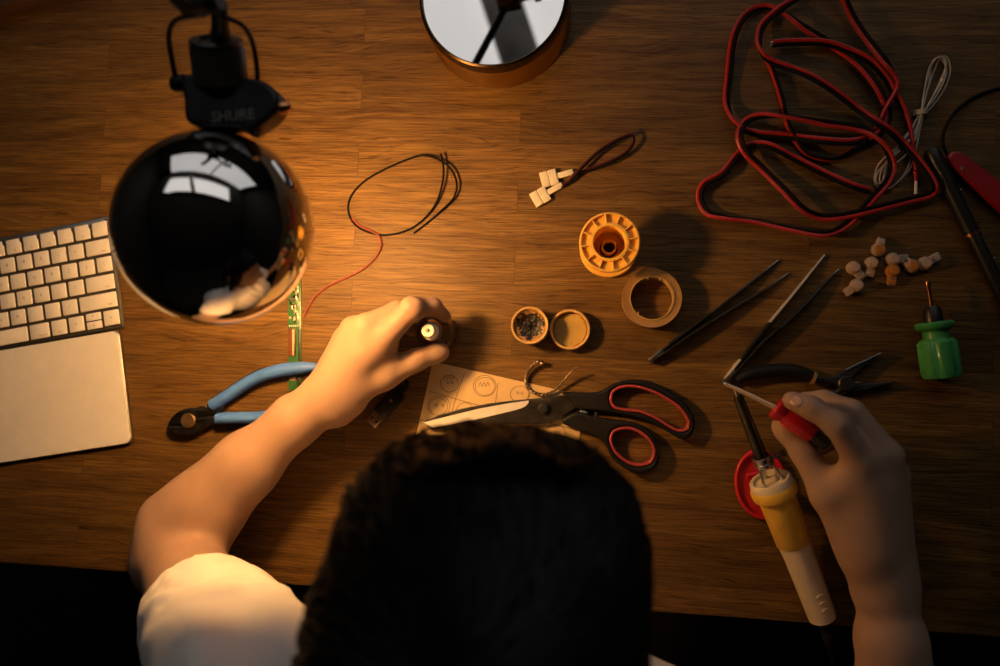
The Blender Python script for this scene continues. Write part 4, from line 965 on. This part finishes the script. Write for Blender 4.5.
# left arm
B.chain([Lsh, (Lsh+Lel)/2, Lel], [.046, .040, .035], .02)
B.cone(T(168, 563, .045), Lel, .030, .034, .02)
B.chain([Lel, T(207, 512, .046), T(250, 462, .046), T(296, 420, .047), Lw], [.0355, .0325, .0275, .0225, .0190], .012)
B.cone(T(170, 520, .046), T(240, 470, .046), .028, .024, .02)
B.cone(T(318, 396, .050), T(333, 390, .052), .0165, .0165, .012); B.cone(T(338, 410, .047), T(348, 402, .047), .0155, .0150, .012)
# left hand: back of the hand up, pinched on the vial
LM = {'i': T(383, 338, .064), 'm': T(366, 327, .066), 'r': T(353, 329, .056), 'p': T(345, 338, .044)}
B.cone(Lw, LM['i'], .0165, .0120, .010); B.cone(Lw, LM['m'], .0165, .0120, .010); B.cone(T(325, 392, .050), LM['r'], .0150, .0115, .010); B.cone(T(326, 388, .046), LM['p'], .0140, .0105, .010)
B.cone(T(345, 372, .050), T(366, 350, .056), .0165, .0150, .012)
B.chain([LM['i'], T(412, 309, .066), T(433, 306.5, .050), T(444.5, 316.5, .036)], [.0118, .0096, .0078, .0066], .005)
B.ell(T(412, 308.5, .0675), (.0105, .0105, .0095), None, .005)
B.chain([LM['m'], T(398, 311, .050), T(416, 313, .034), T(421, 321, .024)], [.0115, .0095, .0082, .0070], .004)
B.chain([LM['r'], T(385, 318, .034), T(402, 322, .020), T(412, 330, .013)], [.0110, .0090, .0078, .0068], .004)
B.chain([LM['p'], T(368, 330, .024), T(384, 336, .014), T(394, 344, .0095)], [.0100, .0082, .0070, .0062], .004)
B.cone(T(347, 391, .048), T(384, 376, .046), .0165, .0125, .012)       # thumb
B.chain([T(384, 376, .046), T(415, 360.5, .039), T(437, 352.5, .030), T(441, 351.8, .029)], [.0125, .0100, .0088, .0078], .006)
B.cone(T(388, 369, .045), T(386, 350, .054), .0085, .0085, .012)       # web
# right arm
B.chain([Rsh, (Rsh+Rel)/2, Rel], [.052, .046, .040], .02)
B.chain([Rel, T(897, 690, .052), T(891, 640, .056), Rw], [.040, .0305, .0258, .0205], .012)
B.cone(T(876, 590, .058), T(872, 575, .060), .0155, .0155, .012); B.cone(T(895, 592, .056), T(892, 572, .058), .0160, .0160, .012)
RM = {'i': T(861, 462, .094), 'm': T(887, 456, .090), 'r': T(893, 474, .074), 'p': T(891, 497, .058)}
B.cone(T(879, 583, .060), RM['i'], .0190, .0125, .014); B.cone(Rw, RM['m'], .0180, .0125, .014); B.cone(T(890, 580, .058), RM['r'], .0165, .0120, .012); B.cone(T(890, 575, .054), RM['p'], .0150, .0110, .012)
B.cone(T(868, 540, .068), T(868, 490, .080), .0200, .0160, .014)
B.chain([RM['i'], T(838, 425, .106), T(811, 407.5, .100), T(792, 400.5, .0945)], [.0122, .0102, .0090, .0078], .005)
B.chain([RM['m'], T(852, 412, .088), T(824, 400.5, .072), T(804, 400, .060)], [.0120, .0098, .0085, .0072], .004)
B.chain([RM['r'], T(862, 430, .060), T(838, 436, .046), T(822, 447, .042)], [.0115, .0094, .0082, .0070], .004)
B.chain([RM['p'], T(872, 462, .042), T(855, 468, .034), T(842, 474, .032)], [.0105, .0085, .0074, .0065], .004)
B.cone(T(862, 552, .066), T(828, 496, .074), .0185, .0130, .016)       # thumb
B.chain([T(828, 496, .074), T(804, 452, .068), T(786, 430, .064), T(781.5, 425.5, .0625)], [.0128, .0104, .0092, .0080], .006)
B.cone(T(832, 490, .076), T(848, 478, .086), .0100, .0110, .014)       # web
body = B.obj('body', SKIN, person, 2)
def nail(c, nrm, along, L1, W1):
    F = frame(Vector(along), Vector(nrm)); mb = MB(); sphere(mb, Vector(c), 1, seg=16, rings=10, scale=(L1, W1, .0011), rot=F); return mb.obj('fingernail', NAIL, body)
nail(T(438, 350.5, .0370), (.12, .25, .95), T(440, 351.5, .03)-T(415, 360.5, .04), .0058, .0046)
nail(T(441.5, 310.5, .0478), (.55, .2, .8), T(447, 315, .036)-T(436, 306, .05), .0052, .0040)
nail(T(796, 400.8, .1030), (-.25, .3, .9), T(792, 400, .08)-T(811, 407, .09), .0056, .0044)
nail(T(783, 424.5, .0700), (-.3, .0, .95), T(781, 425, .076)-T(804, 452, .078), .0056, .0046)
mb = MB()                                                            # two small moles on the forearm
for px, py in ((190, 511), (192.5, 531)):
    q = T(px, py, .078); sphere(mb, q, .0012, seg=8, rings=6)
# t-shirt
S = SDF((-.46, -.66, .44), (.36, -.06, 1.10), .0034)
for x in (-.10, -.03, .04): S.cone(W(x, -.50, -.22), W(x, -.42, .0), .115, .108, .05)
for x in (-.13, -.05, .03): S.cone(W(x, -.42, .0), W(x, -.30, .17), .113, .098, .05)
S.cone(Lsh, Rsh, .066, .066, .05); S.cone(W(-.05, -.30, .17), W(-.05, -.245, .225), .092, .074, .05)
sd0 = (Lel-Lsh)/np.linalg.norm(Lel-Lsh)                                # down the upper arm
Lh = Lel-sd0*.096
Lb = T(250, 650, .132)                                                 # loose cloth hanging to the inner side
S.cone(Lsh, (Lsh+Lh)/2, .056, .049, .03); S.cone((Lsh+Lh)/2, Lh+sd0*.03+W(.011, -.004, .010-TZ), .049, .046, .03)
S.cone(Lb-sd0*.0, (Lsh+Lb)/2+np.array([.012, 0, .01]), .043, .050, .03); S.cone(Lb+sd0*.03, Lb, .040, .043, .025)
Rh = Rsh+(Rel-Rsh)*.72; S.cone(Rsh, (Rsh+Rh)/2, .062, .058, .04); S.cone((Rsh+Rh)/2, Rh, .058, .062, .03)
# folds, then the hems and the neck opening
sl, (x, y, z) = S.grid((-.46, -.66, .44), (.36, -.06, 1.10))
fold = .0060*np.sin(95*(x*.8+y*.9-z*.5)+5*np.sin(17*x+9*z))*np.clip(np.sin(23*(x-y)+11*z+1.2), -.2, 1)+.0045*np.sin(60*(x*.9-z*.9+.5*y)+3*np.sin(25*y))
hemd = np.clip(np.abs((x-Lh[0])*sd0[0]+(y-Lh[1])*sd0[1]+(z-Lh[2])*sd0[2])/.05, .25, 1)
S.F[sl] += (fold*hemd).astype(np.float32)
def crease(a, b, w_, dep):
    a, b = np.array(a), np.array(b); r = w_*3; sl_, (X, Y, Zz) = S.grid(np.minimum(a, b)-r, np.maximum(a, b)+r); ab = b-a
    t_ = np.clip(((X-a[0])*ab[0]+(Y-a[1])*ab[1]+(Zz-a[2])*ab[2])/(ab@ab), 0, 1)
    q = (X-a[0]-t_*ab[0])**2+(Y-a[1]-t_*ab[1])**2+(Zz-a[2]-t_*ab[2])**2
    S.F[sl_] += (dep*np.exp(-q/(w_*w_))).astype(np.float32)
for (x0, y0, x1, y1, w_, dp) in ((168, 622, 232, 584, .0085, -.0075), (164, 606, 200, 574, .005, .005), (178, 652, 226, 626, .006, -.006), (206, 640, 238, 604, .005, .006), (232, 640, 286, 588, .007, -.006), (262, 650, 284, 604, .006, .006), (158, 640, 172, 606, .005, -.005), (226, 584, 280, 588, .005, .004)):
    for h0 in (.125, .145, .165, .185): crease(T(x0, y0, h0+.012), T(x1, y1, h0), w_, dp*.75)
dl = sd0
bi = [np.clip(np.round((c-B.lo[i])/B.h).astype(int), 0, B.n[i]-1) for i, c in enumerate((x, y, z))]
S.F[sl] = np.where(np.sqrt((x-Lh[0])**2+(y-Lh[1])**2+(z-Lh[2])**2) < .11, np.minimum(S.F[sl], B.F[bi[0], bi[1], bi[2]]-.005), S.F[sl])             # cloth never dips below the skin
cutp = (x-Lh[0])*dl[0]+(y-Lh[1])*dl[1]+(z-Lh[2])*dl[2]-.004-.0015*np.sin(40*x+18*z)
near = (np.sqrt((x-Lh[0])**2+(y-Lh[1])**2+(z-Lh[2])**2) < .15)
S.F[sl] = np.where(near, np.maximum(S.F[sl], cutp), S.F[sl])
dr_ = (Rh-Rsh)/np.linalg.norm(Rh-Rsh); cutr = (x-Rh[0])*dr_[0]+(y-Rh[1])*dr_[1]+(z-Rh[2])*dr_[2]
near = (np.sqrt((x-Rh[0])**2+(y-Rh[1])**2+(z-Rh[2])**2) < .12)
S.F[sl] = np.where(near, np.maximum(S.F[sl], cutr), S.F[sl])
S.cone(Lh-sd0*.004, Lh+sd0*.06, .037, .039, 0, sub=True); S.cone(Lb+sd0*.004, Lb+sd0*.06, .034, .036, 0, sub=True); S.cone(Rh-dr_*.012, Rh+dr_*.05, .050, .058, 0, sub=True)
S.cone(W(-.052, -.235, .25), HS, .064, .075, 0, sub=True)
S.obj('t_shirt', CLOTH, person, 1)
# trousers and shoes, below the desk edge
G = SDF((-.34, -.66, 0.03), (.26, .08, .60), .008)
for x, kx in ((-.12, -.16), (.06, .10)):
    G.cone(W(x, -.50, -.25), W(kx, -.12, -.24), .098, .072, .03); G.cone(W(kx, -.12, -.24), W(kx, -.20, -.66), .070, .058, .02)
G.cone(W(-.10, -.50, -.22), W(.04, -.50, -.22), .118, .118, .03); G.obj('trousers', TROUSERS, person, 2)
for kx in (-.16, .10):
    mb = MB(); rbox(mb, (kx, -.155, .035), (.095, .27, .07), None, .03, seg=4); mb.obj('shoe', BLACKM, person)
# hair: a full cap with combed strands
HR = np.stack([sd_, fw, up_], 1)
Hh = SDF((-.22, -.32, .92), (.12, .04, 1.28), .003)
hc = HS+np.array([.0055, 0, 0])+.002*up_-.016*fw; hr_ = (.0825, .090, .085)
Hh.ell(hc, hr_, HR, .02); Hh.ell(HS-.055*fw-.03*up_, (.074, .055, .066), HR, .03)
Hh.ell(HS+.03*fw+.048*up_, (.066, .056, .032), HR, .02)
sl, (x, y, z) = Hh.grid((-.22, -.32, .92), (.12, .04, 1.28))
q = (x-HS[0])*fw[0]+(y-HS[1])*fw[1]+(z-HS[2])*fw[2]; q2 = (x-HS[0])*up_[0]+(y-HS[1])*up_[1]+(z-HS[2])*up_[2]
Hh.F[sl] = np.maximum(Hh.F[sl], np.minimum(q-.068, -(q2-.045)).astype(np.float32)+.0)       # open at the face
Hh.ell(T(554, 540, .322), (.040, .040, .042), None, .035)
HF = Hh.F.copy()
def hair_r(d):
    rr = np.arange(.03, .125, .0015); q = hc[None]+d[None]*rr[:, None]; ix = np.clip(np.round((q-Hh.lo)/Hh.h).astype(int), 0, np.array(HF.shape)-1)
    f = HF[ix[:, 0], ix[:, 1], ix[:, 2]]; k = np.argmax(f > 0); return rr[k] if f[k] > 0 else .09
hair = Hh.obj('hair', HAIR, person, 2)
rs = np.random.default_rng(11)
crown = (up_*.62-fw*.78); crown /= np.linalg.norm(crown); c1_ = sd_; c2_ = np.cross(crown, c1_)
mb = MB()
for k in range(1500):
    ph = rs.uniform(0, 2*PI); th0 = rs.uniform(.05, 1.3); th1 = th0+rs.uniform(.5, 1.0)
    front = (math.cos(ph)*c1_+math.sin(ph)*c2_)@fw                      # >0 towards the forehead
    lim = 1.55+.55*max(0, front)
    th1 = min(th1, lim+rs.uniform(-.1, .12)); th0 = min(th0, th1-.35)
    tw_ = rs.uniform(-.35, .35)+.25; lift_ = rs.uniform(.0, .03)
    ps = []
    for i in range(9):
        t_ = i/8; th = th0+(th1-th0)*t_; p_ = ph+tw_*t_*t_
        d = crown*math.cos(th)+(c1_*math.cos(p_)+c2_*math.sin(p_))*math.sin(th)
        rr_ = hair_r(d)
        ps.append(hc+d*(rr_*(1+.002+lift_*t_*t_+.012*math.sin(PI*t_))))
    tube(mb, ps, [.0012, .0024, .0022, .0016, .0004], 5)
# fringe combed forward and to the left, and locks lying along the temple
fr_ = np.array([(380, 500, .352), (396, 486, .356), (420, 473, .362), (450, 463, .366), (482, 456, .370), (512, 451, .372), (545, 458, .370), (578, 474, .364)], float)
for k in range(130):
    u_ = rs.beta(1.3, 1.3); q = np.array([np.interp(u_*7, range(8), fr_[:, j]) for j in range(3)])+rs.normal(0, 1, 3)*np.array([3, 3, .004])
    clump = math.sin(u_*41)*.5+.5
    tx_, ty_ = np.interp(u_, [0, .25, .5, .62, .8, 1], [-24, -20, -10, -2, 4, 8]), np.interp(u_, [0, .25, .5, .62, .8, 1], [-8, -22, -26, -30, -20, -8])
    L_s = .45+.6*clump*rs.random()+.12*rs.random()
    p0_ = q+np.array([-tx_*.9, 18, -.018]); p1_ = q; p2_ = q+np.array([tx_*.55*L_s, ty_*.6*L_s, -.026]); p3_ = q+np.array([tx_*1.05*L_s, ty_*.95*L_s, -.062])
    tube(mb, smooth([tuple(T(*p_)) for p_ in (p0_, p1_, p2_, p3_)], 5), [.0014, .0026, .0022, .0005], 6)
for k in range(70):
    u_ = rs.random(); x_ = np.interp(u_, [0, .3, .6, 1], [378, 350, 326, 312])+rs.normal(0, 3); y_ = np.interp(u_, [0, .3, .6, 1], [500, 525, 560, 625]); h_ = .325-.02*u_
    tube(mb, smooth([tuple(T(x_+22, y_-16, h_+.022)), tuple(T(x_+6, y_, h_)), tuple(T(x_-2+2*rs.random(), y_+22, h_-.025)), tuple(T(x_-4+8*rs.random(), y_+46, h_-.05))], 5), [.0014, .0024, .0022, .0005], 6)
mb.obj('hair_locks', HAIR, hair)

# ------------------------------------------------------------------ small red screwdriver in the right hand
a, b, e = at(725.3, 384, .066), at(775, 406.5, .0775), at(814, 433, .080)
drv = thing('screwdriver', 'small screwdriver with a red handle held in the right hand', 'screwdriver', (b.x, b.y, TZ))
ax = (e-b).normalized(); ln = (e-b).length
mb = MB(); d = (b-a); tube(mb, [a, a+d*.12, a+d*.2, a+d*.5, b+ax*.004], [.0019, .0016, .0019, .0021, .0022], 12); mb.obj('shaft', mat('warm steel', (.62, .45, .30), .35, .7), drv)
mb = MB(); sphere(mb, a, .0022, seg=12, rings=8); mb.obj('tip', STEEL, drv)
mb = MB(); lathe(mb, [(0, 0), (.0085, 0), (.0100, .0015), (.0102, .006), (.0088, .0085), (.0088, .011), (.0098, .014), (.0098, ln-.002), (.0085, ln), (0, ln+.0005)], b, ax, 48, lobes=lambda th, r: r*(1-.05*max(0, math.cos(8*th))) if r > .006 else r); mb.obj('handle', RED, drv)
mb = MB(); lathe(mb, [(0, ln), (.0072, ln), (.0078, ln+.002), (.0078, ln+.012), (.006, ln+.014), (0, ln+.0145)], b, ax, 28); mb.obj('end_cap', BLACKP, drv)

# ------------------------------------------------------------------ stool carrying the person
so = thing('stool', 'dark round stool under the person in the white t-shirt', 'stool', (-.03, -.50, 0))
mb = MB(); lathe(mb, [(0, .325), (.15, .325), (.165, .335), (.167, .350), (.15, .362), (0, .364)], (-.03, -.50, 0), (0, 0, 1), 48); mb.obj('seat', BLACKM, so)
for k in range(4):
    a_ = PI/4+k*PI/2; q = V(-.03+.10*math.cos(a_), -.50+.10*math.sin(a_), .33); g_ = V(-.03+.15*math.cos(a_), -.50+.15*math.sin(a_), 0)
    mb = MB(); tube(mb, [g_, (q+g_)/2, q], .013, 12); mb.obj('leg', BLACKM, so)
